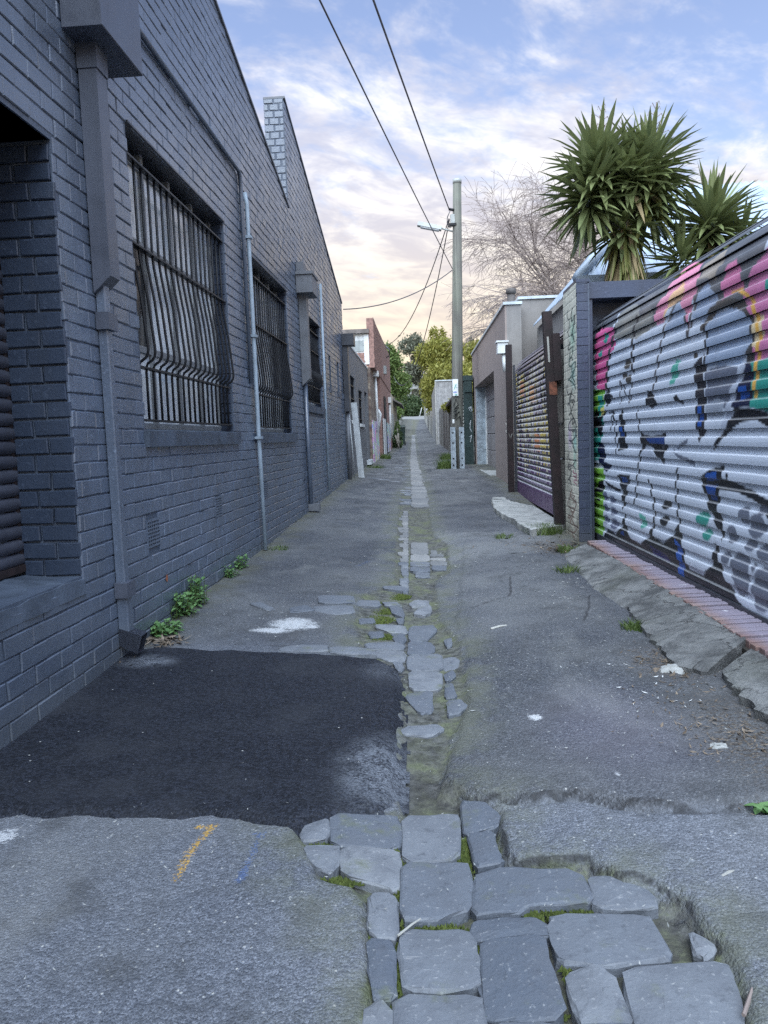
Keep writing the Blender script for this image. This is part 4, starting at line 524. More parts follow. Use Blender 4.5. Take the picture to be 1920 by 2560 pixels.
# loading opening: ledge, reveal bricks, roller door
led=MB(); n=26
for i in range(n):
    a,b_=1.0+2.52*i/n,1.0+2.52*(i+1)/n; f=lambda s_:.602+.006*math.sin(s_*23)+.004*math.sin(s_*57); g=lambda s_:.014+.006*math.sin(s_*31)+.004*math.sin(s_*83)
    led.hexa([Lw(a,.515,-.42),Lw(b_,.515,-.42),Lw(b_,.515,g(b_)),Lw(a,.515,g(a)),Lw(a,f(a)+.03,-.42),Lw(b_,f(b_)+.03,-.42),Lw(b_,f(b_)-.012,g(b_)-.006),Lw(a,f(a)-.012,g(a)-.006)])
led.o('ledge','sill_paint',BW)
MB().fbox(Lw,3.5275,3.75,.60,2.60,-.60,-.232).o('reveal','joint_paint',BW)
z=.60; r_=0
while z<2.56:
    for a,b_ in (((.012,.105),(.115,.275)) if r_%2 else ((.012,.175),(.185,.275))):
        V=brickV(lambda u,v,w:Lw(3.523-w,v,-u),(random.choice((-.006,-.006,-.004,.0,.008)) if a<.02 else a),min(b_,.275),z+.008,min(z+CH-.002,2.60),dep=.014)
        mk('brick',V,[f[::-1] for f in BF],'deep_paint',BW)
    z+=CH; r_+=1
MB().fbox(Lw,1.0,3.53,2.60,2.68,-.60,-.01).o('lintel','steel_dark',BW)
rd=empty('roller_door',Lw(3.2,.6,-.33)); rd.parent=BW; rd.matrix_parent_inverse=Matrix.Translation(-Vector(BW.location))
z=.66; i=0
while z<2.62:
    P=[(z,0),(z+.012,.014),(z+.03,.018),(z+.05,.014),(z+.062,0)]; V=[];nn=len(P)
    for s_ in (1.0,3.515):
        for zz,oo in P: V.append(Lw(s_,zz,-.285+oo))
    mk('slat',V,[(j,j+1,nn+j+1,nn+j)[::-1] for j in range(nn-1)],'door_paint',rd,True); z+=.066
MB().fbox(Lw,1.0,3.515,.632,.665,-.30,-.265).o('bottom_rail','rust',rd); MB().fbox(Lw,3.495,3.527,.63,2.6,-.34,-.277).o('guide','rust',rd)
MB().fbox(Lw,1.0,3.5,.6,2.62,-.42,-.40).o('backing','void',rd)
# windows with bellied security grilles
def window(s0,s1,z0,z1,nb,mid,low,bel,curve=True,sill=True):
    wn=empty('window',Lw((s0+s1)/2,z0,-.15)); wn.parent=BW; wn.matrix_parent_inverse=Matrix.Translation(-Vector(BW.location))
    zb=z0+.13 if sill else z0
    if sill:
        mb=MB(); n=14
        for i in range(n):
            a,b_=s0-.03+(s1-s0+.11)*i/n,s0-.03+(s1-s0+.11)*(i+1)/n; w_=lambda s_:.045+.004*math.sin(s_*31)
            mb.hexa([Lw(a,z0,-.15),Lw(b_,z0,-.15),Lw(b_,z0,w_(b_)-.008),Lw(a,z0,w_(a)-.008),Lw(a,zb-.01,-.15),Lw(b_,zb-.01,-.15),Lw(b_,zb-.035,w_(b_)),Lw(a,zb-.035,w_(a))])
        mb.o('sill','sill_paint',wn)
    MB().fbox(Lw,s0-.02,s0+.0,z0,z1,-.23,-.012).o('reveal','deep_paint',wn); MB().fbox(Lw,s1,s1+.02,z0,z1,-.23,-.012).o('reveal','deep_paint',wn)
    lt=MB(); lt.fbox(Lw,s0,s1,z1-.012,z1+.0,-.22,.018); lt.o('lintel','steel_dark',wn)
    # reveal bricks on the far jamb
    z=z0+.01; r_=0
    while z<z1-.05:
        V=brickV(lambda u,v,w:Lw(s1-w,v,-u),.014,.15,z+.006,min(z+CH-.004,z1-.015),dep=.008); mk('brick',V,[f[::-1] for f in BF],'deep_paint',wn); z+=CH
    fr=MB(); D=-.115
    nx=4 if s1-s0>1.7 else 3; xs=[s0+(s1-s0)*i/nx for i in range(nx+1)]; zsx=[zb,zb+(z1-zb)*.28,zb+(z1-zb)*.66,z1-.10]
    for x_ in xs: fr.fbox(Lw,x_-.022,x_+.022,zb,z1,D-.03,D+.012)
    for z_ in zsx: fr.fbox(Lw,s0,s1,z_-.02,z_+.02,D-.035,D+.008)
    fr.o('frame','frame_grey',wn)
    for i in range(nx):
        for j in range(3):
            dk=(i==0 and j==1) or random.random()<.08
            MB().fbox(Lw,xs[i]+.022,xs[i+1]-.022,zsx[j]+.02,zsx[j+1]-.02,D-.02,D-.012).o('pane','dark_glass' if dk else 'window_glass',wn)
    MB().fbox(Lw,s0,s1,z0,z1,-.27,-.24).o('blind','void',wn)
    gr=empty('security_grille',Lw((s0+s1)/2,zb,.03)); gr.parent=BW; gr.matrix_parent_inverse=Matrix.Translation(-Vector(BW.location))
    o0=-.028
    zt=z1-.17
    for z_ in (zt,mid,low,zb+.03): MB().fbox(Lw,s0+.012,s1-.012,z_-.006,z_+.006,o0-.016,o0+.024).o('rail','iron_black',gr)
    pts=[(zt+.0,0),(mid,0),(mid-.06,.012),(mid-.16,.05),(mid-.30,.105),(low+.22,.15),(low+.13,.172),(low+.095,.172),(low+.07,.155),(low+.052,.12),(low+.04,.07),(low+.03,.03),(low+.01,.006),(low-.02,0),(zb+.03,0)]
    if not curve: pts=[(zt,0),(zb+.03,0)]
    me=None
    for i in range(nb):
        s_=s0+.05+(s1-s0-.10)*i/(nb-1)
        if me is None:
            O=np.array(Lw(s_,0,0)); mb=MB().tube([np.array(Lw(s_,z_,o0+oo*bel))-O for z_,oo in pts],.0085,7); o=mb.o('bar','iron_black',gr,True); me=o.data
        else: o=link('bar',me,gr)
        o.location=Lw(s_,0,0)
window(4.45,6.51,1.20,3.05,18,2.385,1.672,.36); window(7.34,9.29,1.20,2.995,18,2.36,1.68,.36); window(10.52,11.98,1.60,2.955,13,2.50,1.98,.32)
for a,b_,c_,d_ in OP[4:]:
    wn=empty('slit_window',Lw(a,c_,-.1)); wn.parent=BW; wn.matrix_parent_inverse=Matrix.Translation(-Vector(BW.location))
    MB().fbox(Lw,a,b_,c_,d_,-.07,-.05).o('pane','void',wn); MB().fbox(Lw,a-.02,b_+.02,c_-.09,c_,-.1,.02).o('sill','sill_paint',wn); MB().fbox(Lw,a,b_,c_+.42,c_+.445,-.05,-.03).o('frame','frame_grey',wn)
for a,b_,c_,d_ in VENT:
    vn=empty('air_vent',Lw(a,c_,0)); vn.parent=BW; vn.matrix_parent_inverse=Matrix.Translation(-Vector(BW.location))
    MB().fbox(Lw,a,b_,c_,d_,-.02,-.004+.006).o('backing','void',vn)
    lv=MB()
    for i in range(8): z_=c_+(d_-c_)*(i+.15)/8; lv.fbox(Lw,a,b_,z_,z_+.009,-.0,.011)
    for i in range(7): s_=a+(b_-a)*i/6; lv.fbox(Lw,s_-.004,s_+.004,c_,d_,0,.010)
    lv.o('grate','dark_paint',vn)
# rain heads, downpipes and conduits
def part(name,parent,loc): e_=empty(name,loc); e_.parent=parent; e_.matrix_parent_inverse=Matrix.Translation(-Vector(parent.location)); return e_
dp=part('downpipe',BW,Lw(3.9,.1,.05))
mb=MB(); mb.bev(Lw,3.70,4.22,3.17,3.85,.012,.205,.004); mb.o('rain_head','gutter_grey',dp)
mb=MB(); mb.fbox(Lw,3.845,3.965,2.06,3.17,.014,.105); mb.o('upper_pipe','gutter_grey',dp); MB().fbox(Lw,3.838,3.972,3.05,3.17,.012,.112).o('collar','gutter_grey',dp)
mb=MB(); mb.hexa([Lw(3.845,1.98,.014),Lw(3.965,1.98,.014),Lw(3.965,2.02,.06),Lw(3.845,2.02,.06),Lw(3.845,2.06,.014),Lw(3.965,2.06,.014),Lw(3.965,2.06,.105),Lw(3.845,2.06,.105)]); mb.o('shoe','gutter_grey',dp)
mb=MB(); mb.bev(Lw,3.874,3.934,.46,2.06,.012,.058,.006); mb.o('lower_pipe','dark_paint',dp); MB().bev(Lw,3.868,3.940,.20,.46,.012,.064,.006).o('lower_pipe','dark_paint',dp)
MB().fbox(Lw,3.85,3.965,1.80,1.885,.012,.078).o('bracket','gutter_grey',dp); MB().fbox(Lw,3.845,3.955,.42,.50,.012,.080).o('bracket','gutter_grey',dp)
sp_=MB(); w_=.055
A_=[(3.862,.255,.012),(3.946,.255,.012),(3.946,.165,.012),(3.862,.165,.012)]; B_=[(3.862,.215,.135),(3.946,.215,.135),(3.946,.118,.105),(3.862,.118,.105)]
VV=[Lw(*q) for q in A_+B_]; sp_.add(VV,[(0,1,5,4),(1,2,6,5),(2,3,7,6),(3,0,4,7),(4,5,1,0),(5,6,2,1),(6,7,3,2),(7,4,0,3)]); sp_.o('spout','gutter_grey',dp)
dp=part('downpipe',BW,Lw(10.25,.2,.05))
mb=MB(); mb.bev(Lw,9.98,10.46,3.10,3.33,.012,.22,.004); mb.o('rain_head','gutter_far',dp); MB().fbox(Lw,9.96,10.48,3.325,3.36,.010,.235).o('lip','gutter_far',dp); MB().fbox(Lw,10.05,10.3,3.36,3.50,.01,.10).o('outlet','gutter_far',dp)
mb=MB(); mb.fbox(Lw,10.12,10.27,2.02,3.10,.012,.115); mb.o('upper_pipe','gutter_far',dp); mb=MB(); mb.hexa([Lw(10.12,1.93,.014),Lw(10.27,1.93,.014),Lw(10.27,1.97,.06),Lw(10.12,1.97,.06),Lw(10.12,2.02,.014),Lw(10.27,2.02,.014),Lw(10.27,2.02,.115),Lw(10.12,2.02,.115)]); mb.o('shoe','gutter_far',dp)
MB().tube([Lw(10.22,1.97,.035),Lw(10.22,.3,.04)],.03,8).o('lower_pipe','dark_paint',dp,True)
mb=MB(); mb.bev(Lw,10.16,10.27,.27,.36,.012,.16,.004); mb.o('spout','gutter_far',dp)
dp=part('downpipe',BW,Lw(15.25,.4,.05))
mb=MB(); mb.bev(Lw,15.0,15.34,3.02,3.24,.012,.24,.004); mb.o('rain_head','steel_dark',dp); MB().fbox(Lw,15.05,15.25,1.75,3.02,.012,.11).o('upper_pipe','steel_dark',dp); MB().tube([Lw(15.16,1.8,.05),Lw(15.16,.42,.05)],.04,8).o('lower_pipe','gutter_far',dp,True)
cn=part('conduit',BW,Lw(7.2,.2,.04))
MB().tube([Lw(7.25,3.50,.03),Lw(7.245,3.40,.045),Lw(7.25,1.3,.045),Lw(7.27,.17,.05)],.021,8).o('grey_pipe','conduit',cn,True)
MB().tube([Lw(3.5,3.66,.03),Lw(7.05,3.635,.03),Lw(7.10,3.60,.03),Lw(7.11,3.4,.03),Lw(7.12,1.75,.03)],.019,8).o('dark_pipe','dark_paint',cn,True)
for z_ in (3.1,2.2,1.25): MB().fbox(Lw,7.215,7.285,z_-.012,z_+.012,.012,.078).o('saddle','conduit',cn)
cn=part('conduit',BW,Lw(12.13,.4,.04)); MB().tube([Lw(12.12,3.62,.035),Lw(12.14,.42,.035)],.021,8).o('grey_pipe','conduit',cn,True)
MB().add([Lw(4.62+.022*math.cos(t*1.05),.385+.022*math.sin(t*1.05)*(1.3 if t%2 else .8),.0145) for t in range(6)],[tuple(range(6))]).o('bare_brick_chip','terracotta',BW)
# ---------------------------------------------------------------- right side: big graffiti roller door
def paint(S,Z,items,base):
    C=np.tile(np.array(base,float),(len(S),1))
    for it in items:
        P=np.array(it[2] if it[0]=='p' else it[3]); m=.05
        b=(S>P[:,0].min()-m)&(S<P[:,0].max()+m)&(Z>P[:,1].min()-m)&(Z<P[:,1].max()+m)
        if not b.any(): continue
        d_=sdpoly(S[b],Z[b],P) if it[0]=='p' else max(it[2],.012)*.55-sdline(S[b]*.42,Z[b],P*np.array([.42,1.]))
        a=np.clip(d_/.006+.5,0,1)[:,None]; C[b]=C[b]*(1-a)+np.array(it[1],float)*a
    return C
def roller(root,fr,s0,s1,ds,zb,pitch,zflat,rad,amax,depth,colf,mat,lip_glint=.45,rec=1.):
    def pos(s_,t,o_):
        if t<=zflat: return fr(s_,t,o_)
        a=(t-zflat)/rad; return fr(s_,zflat+rad*math.sin(a)+o_*math.sin(a),-rad*(1-math.cos(a))+o_*math.cos(a))
    ss_=np.arange(s0,s1+1e-6,ds); n=len(ss_); t=zb
    while t<zflat+rad*amax:
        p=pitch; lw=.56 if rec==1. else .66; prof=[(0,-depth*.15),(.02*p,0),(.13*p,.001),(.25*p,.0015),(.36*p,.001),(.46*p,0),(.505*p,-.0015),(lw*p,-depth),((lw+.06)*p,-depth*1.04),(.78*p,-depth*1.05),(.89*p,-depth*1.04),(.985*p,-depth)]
        V=[];S=[];Z=[]
        for q,o_ in prof:
            for s_ in ss_:
                V.append(pos(s_,t+q,o_)); S.append(s_); Z.append(t+q)
        m=len(prof); ii=np.arange(m*n).reshape(m,n); f=np.stack([ii[:-1,:-1],ii[1:,:-1],ii[1:,1:],ii[:-1,1:]],-1).reshape(-1,4)
        o=gridmesh('slat',np.array(V),f,mat,root); o.data.polygons.foreach_set('use_smooth',np.zeros(len(f),bool)); o.data.update()
        CC=colf(np.array(S),np.array(Z)); CC[7*n:]*=rec; glint_v=lip_glint*(.75+.5*fbm(np.array(S[6*n:8*n])*9,np.array(Z[6*n:8*n])*9,3)); CC[6*n:8*n]=CC[6*n:8*n]*(1-glint_v[:,None])+np.array([.80,.82,.85])*glint_v[:,None]; colattr(o,CC); t+=p  # slat lips lightened as a painted highlight; recess rows darkened on the purple door
GD=tg(empty('roller_door',Rw(5.5,.19)),'wide grey roller door covered in silver, pink and teal graffiti','roller door','graffiti roller doors')
items=[(i[0],lin(i[1])*1.45,*i[2:]) for i in GRAF]
def gcol(S,Z):
    Zp=np.where(Z>2.05,2.05+(Z-2.05)*.62,Z); C=paint(S+fbm(S*30,Z*30,2)*.006,Zp,items,lin((176,184,197))*1.75)
    C*=(.93+.14*(fbm(S*3,Z*3,9)[:,None]+.47)); return C
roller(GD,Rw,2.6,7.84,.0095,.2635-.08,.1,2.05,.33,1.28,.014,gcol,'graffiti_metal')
MB().fbox(Rw,2.4,7.84,.135,.19,-.03,.012).o('bottom_rail','steel_dark',GD); MB().fbox(Rw,2.4,7.84,.2,2.2,-.10,-.06).o('backing','void',GD)
dr=MB(); dr.tube([Rw(2.4,2.06,-.36),Rw(7.84,2.06,-.36)],.295,20); dr.o('drum','steel_dark',GD,True)
MB().fbox(Rw,7.835,7.90,.1,2.1,-.06,.03).o('guide','steel_dark',GD)
# ---------------------------------------------------------------- pier between the doors
PR=tg(empty('brick_pier',(1.55,7.9,.1)),'brick pier with a cream tagged side and dark blue end and lintel','pier')
MB().box(1.541,1.66,7.562,8.2,-.1,2.60).o('core','joint_paint',PR)
z=-.05; r_=0
while z<2.60:
    V=brickV(lambda u,v,w:(1.537+u,7.560-w,v),.0,.108,z+.003,min(z+CH-.003,2.61),dep=.0035,bv=.002); mk('brick',V,BF,'pier_paint',PR); z+=CH
MB().box(1.66,3.2,7.60,7.95,2.462,2.615).o('lintel','pier_paint',PR); MB().box(1.535,1.665,7.555,8.22,2.612,2.64).o('capping','pier_paint',PR)
mb=MB(); mb.box(1.66,3.2,7.90,7.96,1.2,2.461); mb.o('panel','pier_paint',PR)
MB().box(1.655,1.70,7.62,7.90,-.1,2.46).o('jamb','pier_paint',PR)
yy=np.arange(7.556,8.23,.0065); zz=np.arange(-.05,2.612,.0065); QY,QZ=np.meshgrid(yy,zz); a_,b_=QY.ravel(),QZ.ravel()
jt=np.minimum(np.abs(((b_/CH)%1)-.5)*2,1); rowi=np.floor(b_/CH); jx=np.abs((((a_+.12*(rowi%2))/.24)%1)-.5)*2
rel=-.004*np.clip((jt-.86)/.1,0,1)-.003*np.clip((jx-.94)/.05,0,1)+fbm(a_*14,b_*14,3)*.006
CB=np.tile(lin((222,219,203)),(len(a_),1)); CB*=(.8+.4*(fbm(a_*4,b_*2,5)+.47))[:,None]
dirt_=np.clip((.35-b_)/.4,0,1)*.6+np.clip(fbm(a_*6,b_*1.5,8)*2.2,0,.5); CB=CB*(1-dirt_[:,None])+lin((110,104,92))*dirt_[:,None]
for cy,cz,rr,cl in ((7.75,2.15,.2,(120,190,165)),(7.75,1.75,.16,(140,200,190)),(7.95,1.15,.14,(190,160,205)),(7.7,1.1,.14,(120,200,190)),(7.72,.9,.1,(140,205,180))):
    w_=np.clip(1-np.hypot((a_-cy),(b_-cz)*.8)/rr,0,1)*.7; CB=CB*(1-w_[:,None])+lin(cl)*w_[:,None]
def scrib(y0,z0,w_,h_,n,seed,width,col,loops=1.):
    r=random.Random(seed); pts=[]
    for i in range(n):
        t=i/n; pts.append((y0+w_*(.5+.48*math.sin(t*loops*12+r.uniform(-.6,.6))),z0+h_*(1-t)+.5*h_/n*3*math.cos(t*loops*17+r.uniform(-.7,.7))))
    for _ in range(2): pts=[((1-.25)*p[0]+.25*q[0],.75*p[1]+.25*q[1]) if s_ else (.25*p[0]+.75*q[0],.25*p[1]+.75*q[1]) for p,q in zip(pts,pts[1:]) for s_ in (1,0)]
    return ('s',lin(col),width,pts)
TG=[scrib(7.70,1.86,.30,.22,9,21,.016,(40,60,58)),scrib(7.62,1.66,.22,.2,8,22,.016,(40,44,50)),scrib(7.85,1.40,.25,.26,9,23,.015,(60,60,70)),scrib(7.6,1.12,.24,.22,9,24,.017,(48,48,56)),scrib(7.85,2.1,.2,.3,8,25,.013,(86,96,92)),scrib(7.62,.78,.5,.2,10,26,.014,(70,60,70)),scrib(7.64,.2,.5,.3,9,27,.016,(110,84,78)),scrib(7.62,2.05,.22,.33,9,1,.019,(40,42,48)),scrib(7.60,1.60,.42,.36,13,2,.019,(60,92,88)),scrib(7.63,1.28,.36,.30,11,3,.019,(58,66,66)),scrib(7.6,.98,.44,.32,12,4,.019,(52,54,66)),
    scrib(7.80,.62,.30,.26,9,5,.016,(45,45,52)),scrib(7.58,.66,.26,.15,12,6,.012,(150,40,95),1.6),scrib(7.62,.30,.42,.30,7,7,.018,(120,92,84)),scrib(7.60,.08,.42,.26,10,8,.016,(126,100,90)),scrib(7.66,1.42,.2,.2,7,12,.01,(50,50,50)),scrib(7.62,.46,.4,.12,8,14,.013,(120,96,90),1.4)]
CB2=paint(a_,b_,[(t_[0],t_[1],t_[2]*1.6,t_[3]) for t_ in TG],(0,0,0)); msk=np.zeros(len(a_))
for t_ in TG:
    msk=np.maximum(msk,np.clip((t_[2]*.5-sdline(a_*.42,b_,[(q[0]*.42,q[1]) for q in t_[3]]))/.006+.5,0,1))
CB=CB*(1-msk[:,None]*.85)+CB2*msk[:,None]*.85
ii=np.arange(len(a_)).reshape(QY.shape); f=np.stack([ii[:-1,:-1],ii[1:,:-1],ii[1:,1:],ii[:-1,1:]],-1).reshape(-1,4)
o=gridmesh('tagged_render',np.stack([1.5345-rel,a_,b_],1),f,'graffiti_render',PR); colattr(o,CB); o['label']='cream painted side covered in black and green tags'
# ---------------------------------------------------------------- purple roller door, posts and boards
Pw=lambda s_,z_,o_=0.:(1.58-o_,s_,z_)
PD=tg(empty('roller_door',(1.58,11,.2)),'purple roller door with a yellow and white graffiti band between rusty posts','roller door','graffiti roller doors')
r2=random.Random(5); PI=[]
cols=[(206,186,96),(222,214,206),(198,176,90),(52,46,58),(170,160,176),(216,206,170),(40,36,46),(190,176,168),(186,176,190)]
for i in range(620):
    s_=8.9+r2.random()*4.1; z_=.55+r2.betavariate(2.2,1.9)*1.5; w_=.04+r2.random()*.11; h_=.08+r2.random()*.22; l_=r2.uniform(-.06,.06)
    PI.append(('p',lin(cols[r2.randrange(9)])*1.05,[(s_,z_),(s_+w_,z_+.02),(s_+w_+l_,z_+h_),(s_+l_,z_+h_)]))
for i in range(26):
    s_=8.95+i*.155; PI.append(('s',lin((196,186,206)),.012,[(s_,.42+r2.random()*.05),(s_+.05,.52+r2.random()*.2),(s_+.1+r2.random()*.03,.44)]))
for sc_,zc_,cl in ((10.6,1.62,(226,170,120)),(11.6,1.75,(220,150,110)),(10.2,.95,(214,140,90)),(9.7,1.0,(216,190,90))): PI.append(('p',lin(cl),[(sc_,zc_),(sc_+.5,zc_+.02),(sc_+.45,zc_+.25),(sc_+.05,zc_+.22)]))
def pcol(S,Z):
    g=np.clip((Z-1.75)/.35,0,1)[:,None]; b=lin((92,56,106))*(1-g)+lin((104,96,112))*g
    C=paint(S,Z,PI,(0,0,0)); hit=(C.sum(1)>1e-6)[:,None]; return np.where(hit,C,b)*(.9+.2*(fbm(S*5,Z*5,4)[:,None]+.47))
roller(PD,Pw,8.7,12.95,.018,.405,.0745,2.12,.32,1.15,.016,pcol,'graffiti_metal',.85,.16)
o=MB().fbox(Pw,8.7,12.95,.215,.402,-.03,.004).o('bottom_rail','rust',PD); k=newmat('purple_paint'); n=k.noise(k.pos(),8.,5.); k.out(k.mix(k.ramp(n,.4,.65),(.10,.052,.125),(.14,.085,.16)),.5); o.data.materials[0]=MATS['purple_paint']
MB().fbox(Pw,8.7,12.95,.2,2.2,-.1,-.07).o('backing','void',PD); MB().tube([Pw(8.7,2.13,-.34),Pw(12.95,2.13,-.34)],.28,18).o('drum','steel_dark',PD,True)
P2=tg(empty('steel_post',(1.5,8.42,.05)),'leaning rusty steel post beside the tagged cream pier','post','rusty gate posts')
fr=lambda u,v,w:(1.452+u-.040*v+.0*w,8.40+w+.02*v,v)
MB().fbox(fr,.01,.105,-.05,2.49,0,.10).o('shaft','rust',P2); MB().fbox(fr,.09,.17,1.75,2.25,-.03,.10).o('motor_box','rust',P2); MB().fbox(fr,.17,.40,2.14,2.19,.02,.08).o('bracket','rust',P2)
MB().fbox(fr,.035,.055,1.95,2.22,-.006,-.002).o('paint_smear','slat_cream',P2); MB().fbox(fr,.03,.112,1.60,1.74,-.005,-.002).o('rust_patch','rust_bright',P2)
P1=tg(empty('steel_post',(1.47,12.6,.2)),'upright rusty steel post at the far end of the purple door','post','rusty gate posts')
MB().box(1.43,1.525,12.56,12.67,.0,2.62).o('shaft','rust',P1); MB().box(1.545,1.575,12.6,12.66,.1,2.3).o('guide','steel_dark',P1)
mb=MB(); mb.tube([(1.41,12.56,1.42),(1.41,12.60,1.38),(1.41,12.56,1.34)],.004,4); mb.tube([(1.41,12.57,1.31),(1.41,12.62,1.27),(1.41,12.57,1.22),(1.41,12.6,1.2)],.004,4); mb.tube([(1.45,12.545,1.2),(1.47,12.545,1.13),(1.50,12.545,1.2)],.004,4); tg(mb.o('white_tag','slat_cream',P1),kind='stuff')
TF=tg(empty('timber_fence',(1.55,8.3,.1)),'weathered grey timber boards between the leaning post and the tagged pier','fence')
for i,(x0,z0,z1) in enumerate(((1.50,1.30,1.98),(1.515,.92,1.28),(1.545,.08,.90),(1.575,1.15,2.1),(1.60,.1,1.12))):
    MB().box(x0,x0+.07,8.52+.03*i,8.56+.03*i,z0,z1).o('board','timber_grey',TF)
MB().box(1.6,1.64,8.25,8.7,.1,2.0).o('rail','timber_dark',TF)
# ---------------------------------------------------------------- brown rendered garage
BG=tg(empty('garage',(2,18,.3)),'brown rendered flat roofed garage with a recessed door','building')
x0=1.575; mb=MB()
mb.box(x0,3.4,13.9,16.1,-.2,3.46); mb.box(x0,3.4,16.1,21.6,2.5,3.46); mb.box(x0,3.4,21.6,22.3,-.2,3.46)
for nm,q in (('wall',(x0,1.86,13.9,16.1,-.2,3.46)),('wall',(x0,3.4,16.105,21.6,2.505,3.46)),('wall',(x0,3.4,21.605,22.3,-.2,3.46))): MB().box(*q).o(nm,'render_brown',BG)
MB().box(1.865,3.6,14.25,16.1,-.2,3.60).o('front_wall','render_grey',BG); MB().box(x0+.03,1.862,13.897,13.899,-.2,3.455).o('front_return','render_grey',BG)
MB().box(x0-.03,1.88,13.87,22.33,3.462,3.51).o('coping','cap_metal',BG); MB().box(1.85,3.62,14.22,16.1,3.602,3.65).o('coping','cap_metal',BG)
gd=part('garage_door',BG,(1.9,18,.33))
for i in range(5): z0=.36+i*.43; MB().bev(lambda u,v,w:(1.90-w,u,v),16.1,21.45,z0,z0+.42,0,.03,.012).o('panel','door_grey',gd)
MB().box(1.6,1.92,21.50,21.6,.3,2.5).o('jamb_sheet','galv',BG); MB().box(1.84,1.90,21.40,21.50,.3,2.5).o('door_track','white_paint',BG); MB().box(1.45,1.9,16.1,21.6,.2,.355).o('doorstep','pale_concrete',BG)
MB().box(1.93,3.3,16.2,21.5,.3,2.45).o('backing','void',BG)
rh=part('rain_head',BG,(1.5,13.95,2.7)); MB().box(1.42,1.60,13.75,13.96,2.61,2.80).o('box','white_paint',rh); MB().box(1.40,1.615,13.73,13.97,2.80,2.83).o('lid','white_paint',rh); MB().tube([(1.535,13.83,2.61),(1.545,13.83,2.45),(1.55,13.83,2.30)],.04,10).o('spout','white_paint',rh,True)
vp=part('vent_pipe',BG,(1.75,15,3.5)); MB().tube([(1.85,15.2,3.45),(1.85,15.2,3.9)],.075,12).o('pipe','timber_dark',vp,True); MB().tube([(1.85,15.2,3.88),(1.85,15.2,3.97)],.10,12).o('cowl','timber_dark',vp,True); MB().tube([(1.85,15.2,3.70),(1.85,15.2,3.74)],.09,12).o('collar','timber_dark',vp,True)
# ---------------------------------------------------------------- corrugated roof behind the pier
RF=tg(empty('neighbour_house',(3,11,0)),'low house with a pale blue corrugated steel roof behind the blue pier','building')
MB().box(2.15,6.,9.9,14.,0,3.05).o('wall','render_grey',RF)
V=[];n=160
for i in range(n+1):
    x_=2.05+4.*i/n; dz=.018*math.sin(i*math.pi/2.0*1.0)
    top=min(1.,(x_-2.05)/1.75)
    V+=[(x_,9.8,3.06+dz),(x_,9.8+3.0*top,3.06+1.95*top+dz)]
mk('roof_sheet',V,[(2*i,2*i+2,2*i+3,2*i+1) for i in range(n)],'roof_steel',RF,True)
V=[]
for i in range(n+1):
    y_=9.8+4.*i/n; dz=.018*math.sin(i*math.pi/2.); top=min(1.,(y_-9.8)/3.0); V+=[(2.05,y_,3.06+dz),(2.05+1.75*top,y_,3.06+1.95*top+dz)]
mk('roof_sheet',V,[(2*i,2*i+1,2*i+3,2*i+2) for i in range(n)],'roof_steel',RF,True)
MB().tube([(2.0,9.75,3.07),(3.8,12.8,5.03)],.07,8).o('hip_flashing','roof_steel',RF,True); MB().box(1.98,6.,9.70,9.80,2.98,3.09).o('gutter','roof_steel',RF)
# ---------------------------------------------------------------- utility pole, lamp and wires
UP=tg(empty('utility_pole',(.97,20.,.3)),'weathered wooden power pole with steel stakes at its base','power pole')
MB().tube([(.975,20.,.1),(.99,20.,1.5),(1.06,20.,4.),(1.15,20.,7.50)],[.155,.15,.135,.105],18).o('shaft','pole_wood',UP,True)
MB().tube([(1.15,20,7.48),(1.151,20,7.58)],.112,16).o('cap','lamp_grey',UP,True)
for x_ in (.80,1.02):
    st=part('steel_stake',UP,(x_,19.83,.3)); MB().box(x_,x_+.125,19.822,19.84,.1,1.42).o('web','galv',st)
    for d_ in (0,.107): MB().box(x_+d_,x_+d_+.018,19.775,19.8215,.1,1.42).o('flange','galv',st)
    for z_ in (1.28,1.02,.62,.45): MB().tube([(x_+.062,19.823,z_),(x_+.062,19.812,z_)],.022,8).o('bolt','iron_black',st)
sg=part('pole_sign',UP,(.96,19.82,2.4)); MB().box(.885,1.03,19.80,19.812,2.21,2.63).o('plate','white_paint',sg)
k=newmat('sign_green'); k.out((.05,.35,.28),.6); k=newmat('sign_blue'); k.out((.10,.16,.5),.6)
MB().hexa([(.92,19.796,2.38),(.935,19.796,2.38),(.935,19.799,2.38),(.92,19.799,2.38),(.965,19.796,2.50),(.99,19.796,2.50),(.99,19.799,2.50),(.965,19.799,2.50)]).o('print','sign_green',sg)
MB().box(.985,1.005,19.796,19.799,2.41,2.43).o('print','sign_green',sg); MB().box(.905,.94,19.796,19.799,2.29,2.32).o('print','sign_blue',sg); MB().box(.95,.985,19.796,19.799,2.29,2.32).o('print','sign_blue',sg); MB().box(.95,1.0,19.796,19.799,2.225,2.25).o('print','sign_green',sg)
MB().box(.86,.91,19.80,19.812,1.52,1.62).o('notice','white_paint',sg)
tgp=MB()
for pts in ([(.90,1.95),(.97,2.14),(1.02,1.98),(.90,1.88),(1.03,1.92)],[(.89,1.8),(1.0,1.88),(.90,1.70),(1.05,1.82)],[(.9,1.62),(1.0,1.75),(.95,1.6),(1.06,1.7),(1.08,1.5)]): tgp.tube([(x_,19.845,z_) for x_,z_ in pts],.014,4)
tg(tgp.o('black_tag','void',UP),kind='stuff')
lp=part('street_lamp',UP,(.9,20,6.4)); MB().tube([(1.08,20,6.30),(.70,20,6.42)],.022,8).o('arm','lamp_grey',lp,True)
